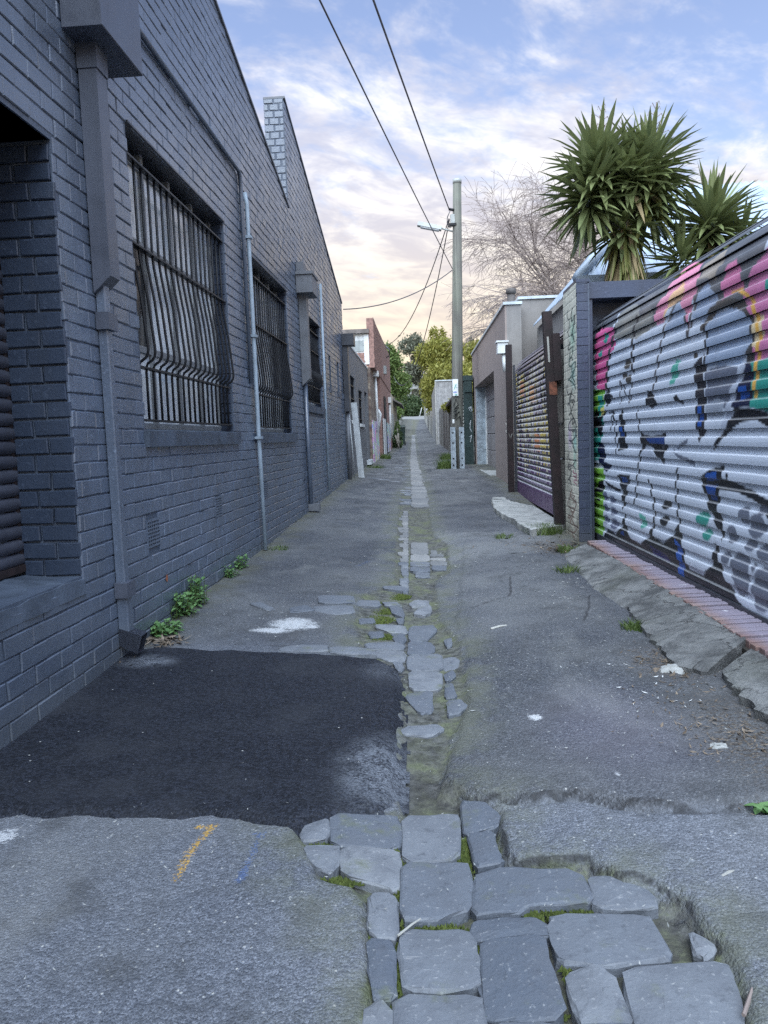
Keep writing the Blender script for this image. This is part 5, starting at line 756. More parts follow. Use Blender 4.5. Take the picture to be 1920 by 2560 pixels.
MB().hexa([(.72,19.9,6.36),(.12,19.9,6.50),(.12,20.1,6.50),(.72,20.1,6.36),(.74,19.93,6.46),(.15,19.93,6.60),(.15,20.07,6.60),(.74,20.07,6.46)]).o('housing','lamp_grey',lp); MB().hexa([(.66,19.92,6.345),(.2,19.92,6.45),(.2,20.08,6.45),(.66,20.08,6.345),(.66,19.92,6.372),(.2,19.92,6.48),(.2,20.08,6.48),(.66,20.08,6.372)]).o('lens','pale_grey',lp)
MB().box(.955,1.06,19.9,20.06,6.5,6.72).o('fuse_box','lamp_grey',UP); MB().box(.92,1.1,19.88,20.0,6.44,6.50).o('clamp','iron_black',UP); MB().tube([(1.07,19.95,6.82),(.92,19.95,6.86)],.035,8).o('insulator','iron_black',UP,True)
mb=MB(); mb.tube([(.95,19.93,6.80),(.88,19.93,6.66),(.87,19.93,6.52),(.93,19.93,6.40),(.97,19.93,6.42)],.012,6); mb.o('cable_loop','cable',UP,True)
def wire(name,a,b,sag,r,label,ext=None,n=22):
    a,b=np.array(a,float),np.array(b,float); P=[a+(b-a)*t-np.array([0,0,sag*4*t*(1-t)]) for t in np.linspace(0,1,n)]
    return tg(MB().tube([tuple(p) for p in P],r,6).o(name,'cable',None,True),label,'wire','overhead wires')
def far_end(a,q,tt): a,q=np.array(a),np.array(q); return a+(q-a)*tt
wire('overhead_wire',(.93,19.95,6.85),far_end((.93,19.95,6.85),(-.37,10,6.62),2.4),.12,.015,'thick upper overhead wire running towards the viewer from the insulator')
wire('overhead_wire',(.97,19.95,5.40),far_end((.97,19.95,5.40),(-.76,8.15,5.55),2.2),.16,.010,'lower overhead wire meeting the pole below the street lamp')
wire('overhead_wire',(.92,19.93,6.62),(-1.30,32.0,5.0),.75,.013,'sagging wire from the pole to the red brick building')
wire('overhead_wire',(.93,19.93,6.60),(-1.42,47.,4.9),1.9,.013,'deepest sagging wire from the pole to the far cream shed')
wire('overhead_wire',(.96,19.95,5.36),(-1.40,15.28,3.74),.22,.011,'short service wire from the pole to the end of the dark brick wall')
# ---------------------------------------------------------------- grey block building beyond the dark one
bx=-1.45; GB=tg(empty('block_building',(bx,19,.4)),'grey painted block building with two barred windows and a dark doorway','building')
Bw=lambda s_,z_,o_=0.:(bx+o_,s_,z_)
OB=[(16.75,17.95,1.62,2.60),(18.95,20.2,1.58,2.42),(21.0,22.0,.62,2.5)]
us=sorted({15.42,22.6,*[a for q in OB for a in q[:2]]}); zs=sorted({0.,3.22,*[a for q in OB for a in q[2:]]}); mb=MB()
for a,b_ in zip(us,us[1:]):
    for c_,d_ in zip(zs,zs[1:]):
        if any(q[0]<(a+b_)/2<q[1] and q[2]<(c_+d_)/2<q[3] for q in OB): continue
        mb.fbox(Bw,a,b_,c_,d_,-.2,0)
mb.o('wall','block_paint',GB); MB().fbox(Bw,15.42,22.6,3.222,3.26,-.22,.02).o('coping','pale_grey',GB)
z=.2; r_=0
while z<1.55:
    u=15.43+(.2 if r_%2 else 0)
    while u<20.9:
        V=brickV(Bw,u+.004,min(u+.396,20.98),z+.004,z+.196,dep=.008); mk('block',V,BF,'block_paint',GB); u+=.4
    z+=.2; r_+=1
for q in OB[:2]:
    wn=part('window',GB,Bw(q[0],q[2])); MB().fbox(Bw,q[0],q[1],q[2],q[3],-.17,-.15).o('pane','dark_glass',wn); MB().fbox(Bw,q[0]-.03,q[1]+.03,q[2]-.07,q[2],-.15,.04).o('sill','white_paint',wn)
    for z_ in (q[3]-.2,(q[2]+q[3])/2,q[2]+.12): MB().fbox(Bw,q[0],q[1],z_-.012,z_+.012,-.06,-.02).o('rail','iron_black',wn)
    for i in range(9): s_=q[0]+.06+(q[1]-q[0]-.12)*i/8; MB().tube([Bw(s_,q[2],-.04),Bw(s_,q[3],-.04)],.008,5).o('bar','iron_black',wn)
dw=part('door',GB,Bw(21.5,.6)); MB().fbox(Bw,21.0,22.0,.62,2.5,-.17,-.14).o('leaf','deep_paint',dw); MB().fbox(Bw,20.95,22.05,.5,.62,-.15,.12).o('step','pale_grey',dw)
pk=tg(empty('leaning_plank',(-1.3,16.0,.4)),'pale grey plank standing against the corner of the dark wall','plank'); MB().hexa([(-1.285,16.02,.33),(-1.165,16.02,.33),(-1.165,16.05,.33),(-1.285,16.05,.33),(-1.37,15.75,1.95),(-1.25,15.75,1.95),(-1.25,15.78,1.95),(-1.37,15.78,1.95)]).o('board','pale_grey',pk)
tg(MB().tube([(-1.36,15.9,.4),(-1.40,15.6,1.7)],.012,6).o('white_pipe','pale_grey',None,True),'thin pale pipe leaning beside the grey plank','pipe')
# ---------------------------------------------------------------- red brick building
RB=tg(empty('red_building',(-1.6,28,.5)),'red brick building with a white boxed upper window and stained lower wall','building')
MB().box(-4.,-1.42,23.2,26.45,.2,3.30).o('body','red_brick',RB); MB().box(-4.,-1.27,26.46,36,.2,3.35).o('body','red_brick',RB); MB().box(-4.,-1.42,23.0,23.2,3.36,3.74).o('brick_band','red_brick',RB)
mb=MB(); mb.hexa([(-1.45,23.0,3.3),(-1.25,23.0,3.3),(-1.25,36,3.3),(-1.45,36,3.3),(-1.45,23.0,4.74),(-1.25,23.0,4.74),(-1.25,36,5.0),(-1.45,36,5.0)]); mb.o('parapet','red_brick',RB)
br=MB(); z=3.36; r_=0
while z<4.7:
    u=23.0+(.12 if r_%2 else 0)
    while u<27.5: br.add(brickV(lambda a,b_,w:(-1.25+w,a,b_),u+.005,u+.235,z+.005,z+.081,dep=.006),BF); u+=.24
    z+=CH; r_+=1
tg(br.o('brickwork','red_brick',RB),kind='stuff')
for z_,(a,b_) in [(3.36+i*CH,q) for i in range(4) for q in [(-2.1+.24*j+(.12 if i%2 else 0),-2.1+.24*j+.23+(.12 if i%2 else 0)) for j in range(3)]]: 
    if b_<-1.4: mk('brick',brickV(lambda u,v,w:(u,22.998-w,v),a,b_,z_+.004,z_+.08,dep=.006),BF,'red_brick',RB)
wb=part('upper_window',RB,(-1.8,23,3.8)); MB().box(-4.,-1.40,23.02,23.1,3.74,4.3).o('frame','white_paint',wb)
for a,b_ in ((-2.9,-2.02),(-1.98,-1.56)): MB().box(a,b_,23.0,23.018,3.78,4.10).o('pane','fibro',wb)
MB().box(-1.54,-1.40,22.99,23.018,3.4,4.28).o('trim','white_paint',wb); MB().box(-4.,-1.38,22.9,24.,4.30,4.42).o('roof_edge','roof_tile',RB)
lw=MB(); lw.box(-1.9,-1.38,22.62,26.4,.2,3.28); lw.o('rubble_wall','cream_render',RB)
k=newmat('rubble'); p=k.pos(); v=k.vor(p,7.); n=k.noise(p,5.,5.); c=k.mix(k.ramp(n,.42,.6),(.20,.13,.10),(.42,.36,.28)); c=k.mix(k.ramp(v.outputs['Distance'],.25,.5,0.,.6),c,(.12,.09,.08)); k.out(c,.9,k.bump(v.outputs['Distance'],.6,.03)); MATS['rubble']
bpy.data.objects['rubble_wall'].data.materials[0]=MATS['rubble']
k=newmat('mural_paint'); p=k.pos(); v=k.n('TexVoronoi',{'Vector':k.vm('MULTIPLY',p,(4.,2.5,4.)),'Scale':1.}).outputs['Color']; c=k.mix(.45,v,(.62,.6,.66)); k.out(k.mix(k.ramp(k.noise(p,9.,4.),.5,.6),c,(.66,.66,.64)),.7)
MB().box(-1.377,-1.355,22.75,26.2,.45,1.75).o('mural_sheet','mural_paint',RB); MB().box(-1.247,-1.225,27.0,29.,.6,1.9).o('mural_sheet','white_paint',RB); MB().box(-1.247,-1.225,30.,33.,.65,1.8).o('mural_sheet','mural_paint',RB)
MB().tube([(-1.33,24.6,3.2),(-1.30,24.6,1.4)],.045,8).o('downpipe','white_paint',RB,True); MB().box(-1.42,-1.22,24.4,24.8,3.15,3.32).o('rain_head','white_paint',RB)
MB().tube([(-1.33,25.3,1.5),(-1.25,25.3,2.0),(-1.33,25.3,2.15)],.05,8).o('vent_pipe','white_paint',RB,True)
MB().box(-1.255,-1.23,28.5,30.,.6,2.75).o('doorway','void',RB); MB().box(-1.3,-1.15,33.,33.4,2.7,2.95).o('rain_head','white_paint',RB); MB().tube([(-1.22,33.2,2.7),(-1.22,33.2,1.2)],.05,8).o('downpipe','white_paint',RB,True); MB().box(-1.25,-1.15,29.,29.4,3.6,3.9).o('meter_box','fibro',RB)
MB().tube([(-1.25,31.9,4.95),(-1.1,31.9,4.8),(-1.12,31.9,4.55),(-1.25,31.9,4.5)],.03,6).o('cable_loop','cable',RB,True)
CS=tg(empty('cream_shed',(-1.5,42,.8)),'cream rendered shed with a dark awning past the red building','building'); MB().box(-3.,-1.3,36.2,47,.5,3.35).o('wall','cream_render',CS); MB().hexa([(-1.4,40,3.2),(-.85,40,2.9),(-.85,46.8,2.9),(-1.4,46.8,3.2),(-1.4,40,3.3),(-.85,40,2.98),(-.85,46.8,2.98),(-1.4,46.8,3.3)]).o('awning','timber_dark',CS); MB().box(-1.31,-1.28,38,39.2,.7,2.4).o('door','fibro',CS)
def fence(name,label,x0,y0,x1,y1,h,n,mat,grp=None):
    fe=tg(empty(name,(x0,y0,float(np.interp(y0,BY,BZ)))),label,'fence',grp)
    for i in range(n):
        t=i/n; t2=(i+.93)/n; xa,ya,xb,yb=x0+(x1-x0)*t,y0+(y1-y0)*t,x0+(x1-x0)*t2,y0+(y1-y0)*t2; zb=float(np.interp(ya,BY,BZ)); hh=h+random.uniform(-.05,.05); j=random.uniform(-.012,.012)
        MB().hexa([(xa+j,ya,zb-.1),(xa+.03+j,ya,zb-.1),(xb+.03+j,yb,zb-.1),(xb+j,yb,zb-.1),(xa+j,ya,zb+hh),(xa+.03+j,ya,zb+hh),(xb+.03+j,yb,zb+hh),(xb+j,yb,zb+hh)]).o('paling',mat if random.random()<.75 else 'timber_dark',fe)
    return fe
fence('paling_fence','grey timber paling fence on the left beyond the cream shed',-1.45,47.2,-2.0,78,1.8,60,'timber_grey'); fence('paling_fence','last paling fence on the left before the cross street',-2.05,78.5,-2.2,103,1.7,40,'slat_cream')
# right side beyond the pole
GE=tg(empty('green_enclosure',(1.35,22,.3)),'dark green steel enclosure with louvres right behind the power pole','enclosure'); MB().box(1.27,1.52,21.75,24.2,.2,2.72).o('panel','green_steel',GE); MB().box(1.235,1.54,21.70,24.25,2.72,2.86).o('top_frame','green_steel',GE); MB().box(1.30,1.50,21.70,21.745,2.4,2.70).o('cross_rail','green_steel',GE)
for i in range(20): z_=.45+i*.1; MB().hexa([(1.205,21.8,z_),(1.262,21.8,z_),(1.262,24.1,z_),(1.205,24.1,z_),(1.215,21.8,z_+.065),(1.268,21.8,z_+.065),(1.268,24.1,z_+.065),(1.215,24.1,z_+.065)]).o('louvre','slat_cream',GE)
wt=MB()
for pts in ([(1.40,1.95),(1.46,2.0),(1.43,1.88)],[(1.44,1.93),(1.48,2.0),(1.5,1.88),(1.46,1.86)],[(1.42,1.5),(1.46,1.62),(1.43,1.4),(1.47,1.3)],[(1.42,1.15),(1.47,1.2),(1.43,1.0)]): wt.tube([(x_,21.742,z_) for x_,z_ in pts],.009,4)
tg(wt.o('white_tag','pale_grey',GE),kind='stuff')
LT=tg(empty('lean_to',(1.3,28,.4)),'low timber lean-to gate with an overhanging roof left of the power pole','gate'); MB().hexa([(1.05,24.6,2.35),(1.6,24.6,2.55),(1.6,31.5,2.5),(1.05,31.5,2.3),(1.05,24.6,2.42),(1.6,24.6,2.62),(1.6,31.5,2.57),(1.05,31.5,2.37)]).o('roof','timber_dark',LT)
for i in range(24): y_=24.7+i*.28; MB().box(1.22+random.uniform(-.01,.01),1.26,y_,y_+.265,.3,2.32).o('paling','timber_grey' if i%3 else 'timber_dark',LT)
fence('paling_fence','tall grey paling fence beyond the lean-to on the right',1.24,31.6,1.10,41.8,1.9,34,'timber_grey')
SH=tg(empty('corrugated_shed',(1.5,45,.8)),'tall grey corrugated iron shed with its gable facing the viewer','shed')
V=[];n=70
for i in range(n+1):
    x_=.97+1.9*i/n; V+=[(x_,42-.02*math.sin(i*math.pi/2),.5),(x_,42-.02*math.sin(i*math.pi/2),4.16)]
mk('gable_sheet',V,[(2*i,2*i+2,2*i+3,2*i+1) for i in range(n)],'shed_steel',SH,True); MB().box(.94,2.9,41.95,42.02,4.16,4.22).o('ridge_cap','cap_metal',SH); MB().box(.97,1.0,42.05,55,.5,4.1).o('side_wall','shed_steel',SH); MB().box(.93,.97,41.96,42.05,.5,4.18).o('corner_trim','slat_cream',SH)
fence('paling_fence','pale mixed fence on the right past the corrugated shed',1.02,55.2,.75,104,1.9,70,'slat_cream')
# ---------------------------------------------------------------- far end: cross street, bank, house
tg(MB().hexa([(-40,104.4,3.3),(40,104.4,3.3),(40,111,3.3),(-40,111,3.3),(-40,104.4,3.58),(40,104.4,3.58),(40,111,4.2),(-40,111,4.2)]).o('cross_street','concrete_far'),'pale cross street at the top of the lane','street',kind='structure')
gv=[];ys=[-80,-5,0,10,22,35,55,80,110,150,260,700]; xs=[-600,-60,-8,-2.2,2.4,8,60,600]
for y_ in ys:
    for x_ in xs: gv.append((x_,y_,float(np.interp(y_,BY+[260,700],BZ+[7,9]))-.32))
m=len(xs); tg(mk('ground',gv,[(j*m+i,j*m+i+1,(j+1)*m+i+1,(j+1)*m+i) for j in range(len(ys)-1) for i in range(m-1)],'soil'),'bare ground of the yards around the lane','ground',kind='structure')
bk=[(-30,110.9,4.1),(30,110.9,4.1),(30,124,7.),(-30,124,7.),(30,160,9.),(-30,160,9.)]; tg(mk('grass_bank',bk,[(0,1,2,3),(3,2,4,5)],'grass_far'),'green bank rising beyond the cross street','bank',kind='structure')
hs=tg(empty('far_house',(-1,126,6)),'pale house half hidden by trees beyond the lane end','house'); MB().box(-5,2.5,126,134,5,10.2).o('wall','house_white',hs); MB().hexa([(-5.5,125.5,10.2),(3,125.5,10.2),(3,134.5,10.2),(-5.5,134.5,10.2),(-3,129,12),(1,129,12),(1,131,12),(-3,131,12)]).o('roof','roof_tile',hs)
for x_ in (-3.5,-1.,1.): MB().box(x_,x_+1.,125.9,125.99,7.5,9.).o('window','dark_glass',hs)
rl=tg(empty('far_railing',(.6,108,3.7)),'small white railing at the end of the lane','railing'); 
for x_ in (.1,.9): MB().tube([(x_,110.8,4.),(x_+.4,110.8,5.4)],.06,6).o('post','white_paint',rl)
WB=tg(empty('wheelie_bin',(-1.0,41,.8)),'dark green wheelie bin standing by the plants on the left','bin'); zb=float(gz(-1.0,41.)); MB().hexa([(-1.22,40.7,zb+.06),(-.78,40.7,zb+.06),(-.78,41.2,zb+.06),(-1.22,41.2,zb+.06),(-1.28,40.62,zb+.95),(-.72,40.62,zb+.95),(-.72,41.28,zb+.95),(-1.28,41.28,zb+.95)]).o('body','bin_green',WB); MB().hexa([(-1.3,40.58,zb+.951),(-.7,40.58,zb+.951),(-.7,41.32,zb+.951),(-1.3,41.32,zb+.951),(-1.25,40.65,zb+1.05),(-.75,40.65,zb+1.05),(-.75,41.3,zb+1.08),(-1.25,41.3,zb+1.08)]).o('lid','bin_green',WB)
for x_ in (-1.24,-.76): MB().tube([(x_-.03,41.2,zb+.1),(x_+.03,41.2,zb+.1)],.1,10).o('wheel','iron_black',WB,True)
# ---------------------------------------------------------------- yuccas
def blade(c,dirv,L,w,droop,fold=.25):
    # one sword leaf from c along dirv: folded blade, 5 stations
    d_=np.array(dirv,float); d_/=np.linalg.norm(d_); side=np.cross(d_,[0,0,1.]); 
    if np.linalg.norm(side)<.05: side=np.array([1.,0,0])
    side/=np.linalg.norm(side); nn=np.cross(side,d_); V=[]; P=np.array(c,float); dd=d_.copy(); st=[(0,.55),(.25,.95),(.5,1.),(.78,.62),(1.,.03)]; pt=0
    for t,ww in st:
        P=P+dd*L*(t-pt); dd=dd+np.array([0,0,-droop*(t-pt)*1.5]); dd/=np.linalg.norm(dd); pt=t
        V+=[P-side*w*ww*.5,P-nn*w*ww*fold,P+side*w*ww*.5]
    Fc=[(3*i+j,3*i+j+1,3*i+j+4,3*i+j+3) for i in range(4) for j in range(2)]
    return V,Fc
def yucca(root,heads,budget):
    lv=[]
    for (hx,hy,hz,rad,n,lo) in heads:
        for i in range(n):
            th=i*2.39996+random.uniform(-.3,.3); e=math.asin(max(-1,min(.995,math.sin(lo)+(1-math.sin(lo))*((i+.5)/n)+random.uniform(-.08,.08))))
            d_=(math.cos(th)*math.cos(e),math.sin(th)*math.cos(e),math.sin(e)); ax=.42*rad*(i/n-.5)
            c=(hx+d_[0]*.05,hy+d_[1]*.05,hz+ax); L=rad*random.uniform(.75,1.12); 
            m='yucca_leaf' if (e>-.55 or random.random()<.72) else ('yucca_yellow' if random.random()<.6 else 'yucca_dead')
            lv.append((c,d_,L,random.uniform(.055,.082),random.uniform(.05,.55),m))
    lv.sort(key=lambda l:-l[2]+ (l[0][1]+l[1][1]*.6)*.25)
    rest={}
    for i,l in enumerate(lv):
        V,Fc=blade(*l[:5])
        if i<budget: mk('leaf',V,Fc,l[5],root)
        else: rest.setdefault(l[5],MB()).add(V,Fc)
    for m,mb in rest.items(): tg(mb.o('foliage',m,root),kind='stuff')
YA=tg(empty('yucca_tree',(2.45,9.0,.2)),'tall double headed yucca with a dead leaf skirt rising behind the blue pier','yucca','yuccas behind the wall')
MB().tube([(2.42,9.05,.1),(2.40,9.0,2.6),(2.36,9.,3.5)],[.16,.13,.11],12).o('trunk','bark_grey',YA,True); MB().tube([(2.36,9.,3.4),(2.15,8.95,3.75),(2.12,8.95,4.2)],[.09,.08,.06],10).o('trunk','bark_grey',YA,True); MB().tube([(2.38,9.,3.4),(2.65,9.05,3.75),(2.72,9.05,4.2)],[.09,.08,.06],10).o('trunk','bark_grey',YA,True)
yucca(YA,[(2.08,8.95,4.04,.60,170,-1.0),(2.66,9.05,4.06,.60,170,-1.0),(1.96,8.9,3.74,.56,120,-1.2),(2.62,9.0,3.72,.52,100,-1.2),(2.40,8.86,3.95,.50,90,-1.2),(2.34,8.95,3.42,.46,80,-1.4)],300)
sk=MB(); sk2=MB()
for i in range(150):
    th=random.uniform(0,6.28); z_=random.uniform(3.0,3.55); d_=(math.cos(th)*.32,math.sin(th)*.32,-1.); V,Fc=blade((2.37+math.cos(th)*.09,9.+math.sin(th)*.09,z_),d_,random.uniform(.4,.7),random.uniform(.03,.05),.05); (sk if random.random()<.55 else sk2).add(V,Fc)
tg(sk.o('dead_skirt','yucca_dead',YA),kind='stuff'); tg(sk2.o('drooping_foliage','yucca_yellow',YA),kind='stuff')
for hx in (2.13,2.72):
    fl=MB(); fl.tube([(hx,9.,4.3),(hx+.01,9.,4.78)],.007,5)
    for i in range(14):
        z_=4.42+i*.024; th=i*2.4; r_=.14*(1-i/18); fl.tube([(hx,9.,z_),(hx+math.cos(th)*r_,9.+math.sin(th)*r_,z_+.06),(hx+math.cos(th)*r_*1.2,9.+math.sin(th)*r_*1.2,z_+.02)],.004,4)
    fl.o('old_flower_stalk','twig',YA)
YB=tg(empty('yucca_tree',(3.35,9.1,.2)),'smaller dark single headed yucca just above the grey graffiti door','yucca','yuccas behind the wall')
MB().tube([(3.35,9.1,.1),(3.36,9.1,3.4)],[.13,.09],10).o('trunk','bark_grey',YB,True); yucca(YB,[(3.36,9.1,3.42,.60,190,-1.),(3.0,9.0,3.05,.5,60,-1.1),(3.75,9.2,3.3,.45,40,-.6)],150)
# ---------------------------------------------------------------- bare birch
BT=tg(empty('bare_tree',(5.6,27,.4)),'leafless pale birch with drooping twigs behind the brown garage','tree')
tr=MB(); tw=MB()
def grow(P,d_,L,r,lev,rn):
    pts=[P]; n=4 if lev<3 else 3
    for i in range(n):
        d_=d_+np.array([rn.uniform(-.22,.22),rn.uniform(-.22,.22),rn.uniform(-.08,.14) if lev<3 else rn.uniform(-.34,.08)]); d_/=np.linalg.norm(d_); P=P+d_*L/n; pts.append(P)
    (tr if lev<2 else tw).tube(pts,[max(r*(1-.45*i/n),.0055) for i in range(n+1)],7 if lev<2 else 3,cap=False)
    if lev>=5: return
    k_={0:6,1:7,2:6,3:5,4:5}[lev]
    for j in range(k_):
        t=rn.uniform(.35,1.) if lev else rn.uniform(.3,1.); q=pts[min(n,int(t*n+.5))]; a=rn.uniform(0,6.28); sp=rn.uniform(.45,.95)
        nd=d_*math.cos(sp)+np.array([math.cos(a),math.sin(a),rn.uniform(-.1,.35)])*math.sin(sp); nd/=np.linalg.norm(nd); grow(q,nd,L*rn.uniform(.52,.78),r*.46,lev+1,rn)
rn=random.Random(3); 
for b0,dv,L in (((7.6,27,.3),(-.05,0,1),4.8),((7.5,27.1,2.8),(-.55,-.05,.7),3.3),((7.5,27,3.7),(.55,.1,.8),3.3),((7.1,27,4.0),(-.7,.1,.4),2.7),((7.2,27,3.4),(-.85,-.2,.38),2.8),((7.4,26.9,4.6),(-.4,.2,.7),2.8),((7.3,27,2.9),(-.7,.3,.35),2.8)): grow(np.array(b0),np.array(dv),L,.16 if b0[2]<1 else .09,0 if b0[2]<1 else 1,rn)
tr.o('trunk','bark_grey',BT,True); tg(tw.o('twigs','twig',BT,True),kind='stuff')
# ---------------------------------------------------------------- leafy trees along the lane
def leafy(name,label,base,trunkh,blobs,mat,n,lsz,asp=2.4,cat='tree',droop=0.,grp='trees at the far end of the lane'):
    t=tg(empty(name,base),label,cat,grp); bx_,by_,bz_=base; mb=MB()
    mb.tube([(bx_,by_,bz_),(bx_+.1,by_,bz_+trunkh*.6),(blobs[0][0],blobs[0][1],blobs[0][2])],[.16,.12,.05],7)
    for q in blobs[1:5]: mb.tube([(bx_+.05,by_,bz_+trunkh*.5),((bx_+q[0])/2,(by_+q[1])/2,(bz_+trunkh*.5+q[2])/2+.3),q[:3]],[.07,.05,.02],5)
    mb.o('trunk','bark_grey',t,True)
    B=np.array(blobs); w_=(B[:,3]*B[:,4]); ch=rng.choice(len(B),n,p=w_/w_.sum()); u=rng.normal(size=(n,3)); u/=np.linalg.norm(u,axis=1)[:,None]; rr=rng.uniform(.25,1,n)**.45*(1+.28*rng.normal(size=n)*.5)
    C=B[ch,:3]+u*rr[:,None]*np.stack([B[ch,3],B[ch,3],B[ch,4]],1)
    cl=rng.normal(size=(n,3)); cl[:,2]-=droop; a=cl/np.linalg.norm(cl,axis=1)[:,None]; b=np.cross(a,rng.normal(size=(n,3))); b/=np.linalg.norm(b,axis=1)[:,None]
    s_=(lsz*rng.uniform(.6,1.3,n))[:,None]; V=np.stack([C-a*s_*asp/2,C+b*s_*.5,C+a*s_*asp/2,C-b*s_*.5],1).reshape(-1,3)
    o=gridmesh('crown',V,np.arange(4*n).reshape(n,4),mat,t); o.data.polygons.foreach_set('use_smooth',np.zeros(n,bool)); o.data.update(); return t
def cluster(cx,cy,cz,rx,rz,n,r0,seed):
    r=random.Random(seed); out_=[]
    for i in range(n):
        th=r.uniform(0,6.28); q=math.sqrt(r.random()); zz=r.uniform(-1,1); k_=math.sqrt(max(0,1-zz*zz)); out_.append((cx+rx*q*k_*math.cos(th),cy+rx*q*k_*math.sin(th),cz+rz*zz,r0*r.uniform(.7,1.25),r0*r.uniform(.7,1.4)))
    return out_
leafy('bamboo_tree','tall yellow green feathery tree over the right hand fences',(2.2,66,1.3),4,cluster(1.9,66,6.3,1.6,2.8,30,.95,1)+[(1.5,66,9.6,.4,.8),(2.2,66,9.4,.4,.9)],'bamboo_leaf',20000,.11,3.2,droop=1.)
leafy('bamboo_tree','second yellow green tree nearer the power pole',(4.2,58,1.1),4,cluster(3.9,58,5.9,1.3,2.5,14,.7,2),'bamboo_leaf',8000,.10,3.2,droop=.8)
leafy('shrub','small yellow leafed bush spilling over the lean-to',(1.6,31,.6),1.5,cluster(1.35,30.,2.55,.35,.4,5,.22,8),'bamboo_leaf',1500,.06,2.4,cat='bush')
leafy('street_tree','green tree leaning over the fence on the left',(-2.8,56,1.1),3,cluster(-2.3,56,5.0,1.3,2.3,16,.7,3),'mid_leaf',9000,.10,2.6)
leafy('street_tree','dark green tree further along on the left fence',(-2.6,72,1.8),3,cluster(-2.3,72,5.2,1.2,2.3,14,.75,4),'mid_leaf',7000,.13,2.6)
leafy('gum_tree','tall rounded gum tree beyond the end of the lane',(.2,118,4.5),7,cluster(.2,118,13.6,3.3,2.0,14,1.1,5)+cluster(-.3,118,9.,2.4,2.4,8,.9,15),'gum_leaf',9000,.20,2.4)
leafy('background_tree','dark tree on the bank left of the lane end',(-5,122,6.),5,cluster(-4.6,122,9.2,2.6,3.0,14,1.2,6),'dark_leaf',6000,.24,2.2)
leafy('background_tree','olive tree on the bank right of the lane end',(5,124,6.),5,cluster(4.6,124,10.,3.,3.4,14,1.3,7),'mid_leaf',6000,.24,2.2)
leafy('background_tree','low scrub in front of the far house',(-1,113,4.6),1,cluster(-.9,113,5.6,2.6,.8,14,.8,17),'dark_leaf',5000,.18,2.2,cat='bush')
leafy('cypress','slim dark cypress spire above the brown garage',(4.3,62,1.2),4,[(4.32,62,5.2+i*.42,.42-.03*i,.5) for i in range(9)],'dark_leaf',5000,.07,2.4)
leafy('background_tree','thin pale tree to the right behind the power pole',(5.,75,1.9),5,cluster(4.4,75,7.2,1.3,2.4,10,.6,27),'bamboo_leaf',2200,.10,3.)
leafy('potted_shrub','leafy potted shrub by the red brick wall',(-1.05,36.5,.62),.6,cluster(-1.05,36.8,1.15,.2,.35,6,.2,9),'dark_leaf',1400,.05,2.2,cat='plant',grp=None); leafy('potted_shrub','second potted shrub next to the wheelie bin',(-1.1,38.6,.66),.6,cluster(-1.08,38.7,1.3,.2,.5,6,.2,10),'mid_leaf',1200,.05,2.2,cat='plant',grp=None)
# ---------------------------------------------------------------- weeds, moss, litter
def weed(name,label,x,y,r,h,n,mat='nettle_leaf',lsz=.03,cat='weed',stem=True):
    z=float(gz(x,y)); t=tg(empty(name,(x,y,z)),label,cat,'weeds along the lane edges'); st=MB(); lf=MB()
    for i in range(n):
        a=random.uniform(0,6.28); q=math.sqrt(random.random())*r; hh=h*random.uniform(.45,1.); bx_,by_=x+q*math.cos(a)*.7,y+q*math.sin(a); tip=np.array((bx_+random.uniform(-.03,.05),by_+random.uniform(-.04,.04),z+hh))
        if stem: st.tube([(bx_,by_,z-.02),tuple((np.array((bx_,by_,z))+tip)/2),tuple(tip)],.002,3)
        for j in range(6):
            p=np.array((bx_,by_,z))*(1-(j+1.5)/7)+tip*((j+1.5)/7); th=j*2.2+random.uniform(-.5,.5); d_=np.array((math.cos(th),math.sin(th),random.uniform(-.25,.35))); d_/=np.linalg.norm(d_); sd=np.cross(d_,[0,0,1.]); sd/=np.linalg.norm(sd)+1e-6; L=lsz*random.uniform(.7,1.3)
            lf.add([p,p+d_*L*.35+sd*L*.36,p+d_*L*.75+sd*L*.25+np.array((0,0,-.004)),p+d_*L*1.1+np.array((0,0,-.01)),p+d_*L*.75-sd*L*.25+np.array((0,0,-.004)),p+d_*L*.35-sd*L*.36],[(0,1,2,3),(0,3,4,5)])
    if stem: tg(st.o('stems','grass_blade',t),kind='stuff')
    tg(lf.o('leaves',mat,t),kind='stuff')
weed('nettle_weed','nearest leafy green weed at the foot of the dark wall',-1.545,4.42,.13,.10,34); weed('nettle_weed','middle leafy green weed against the dark wall',-1.56,4.80,.10,.17,34); weed('nettle_weed','tallest leafy green weed against the dark wall',-1.55,5.08,.09,.22,34)
weed('nettle_weed','small green weed further along the dark wall',-1.555,6.0,.08,.10,16); weed('nettle_weed','farthest small weed sprig against the dark wall',-1.54,6.35,.06,.14,14)
weed('nettle_weed','single broad leaf weed at the right edge of the picture',1.02,2.27,.03,.05,5,lsz=.045)
def tuft(label,x,y,r,h,n,mat='grass_blade',name='grass_tuft',cat='grass'):
    z=float(gz(x,y)); mb=MB()
    for i in range(n):
        a=random.uniform(0,6.28); q=math.sqrt(random.random())*r; p=np.array((x+q*math.cos(a),y+q*math.sin(a),z-.02)); hh=h*random.uniform(.4,1.); d_=np.array((random.gauss(0,.35),random.gauss(0,.35),1.)); w_=.0035+h*.012; s_=np.array((math.sin(a),-math.cos(a),0))*w_
        m=p+d_*hh*.55; e=p+d_*hh+np.array((d_[0],d_[1],-.25))*hh*.3; mb.add([p-s_,p+s_,m+s_*.7,m-s_*.7,e],[(0,1,2,3),(3,2,4)])
    return tg(mb.o(name,mat),label,cat,'grass and moss tufts',kind='stuff')
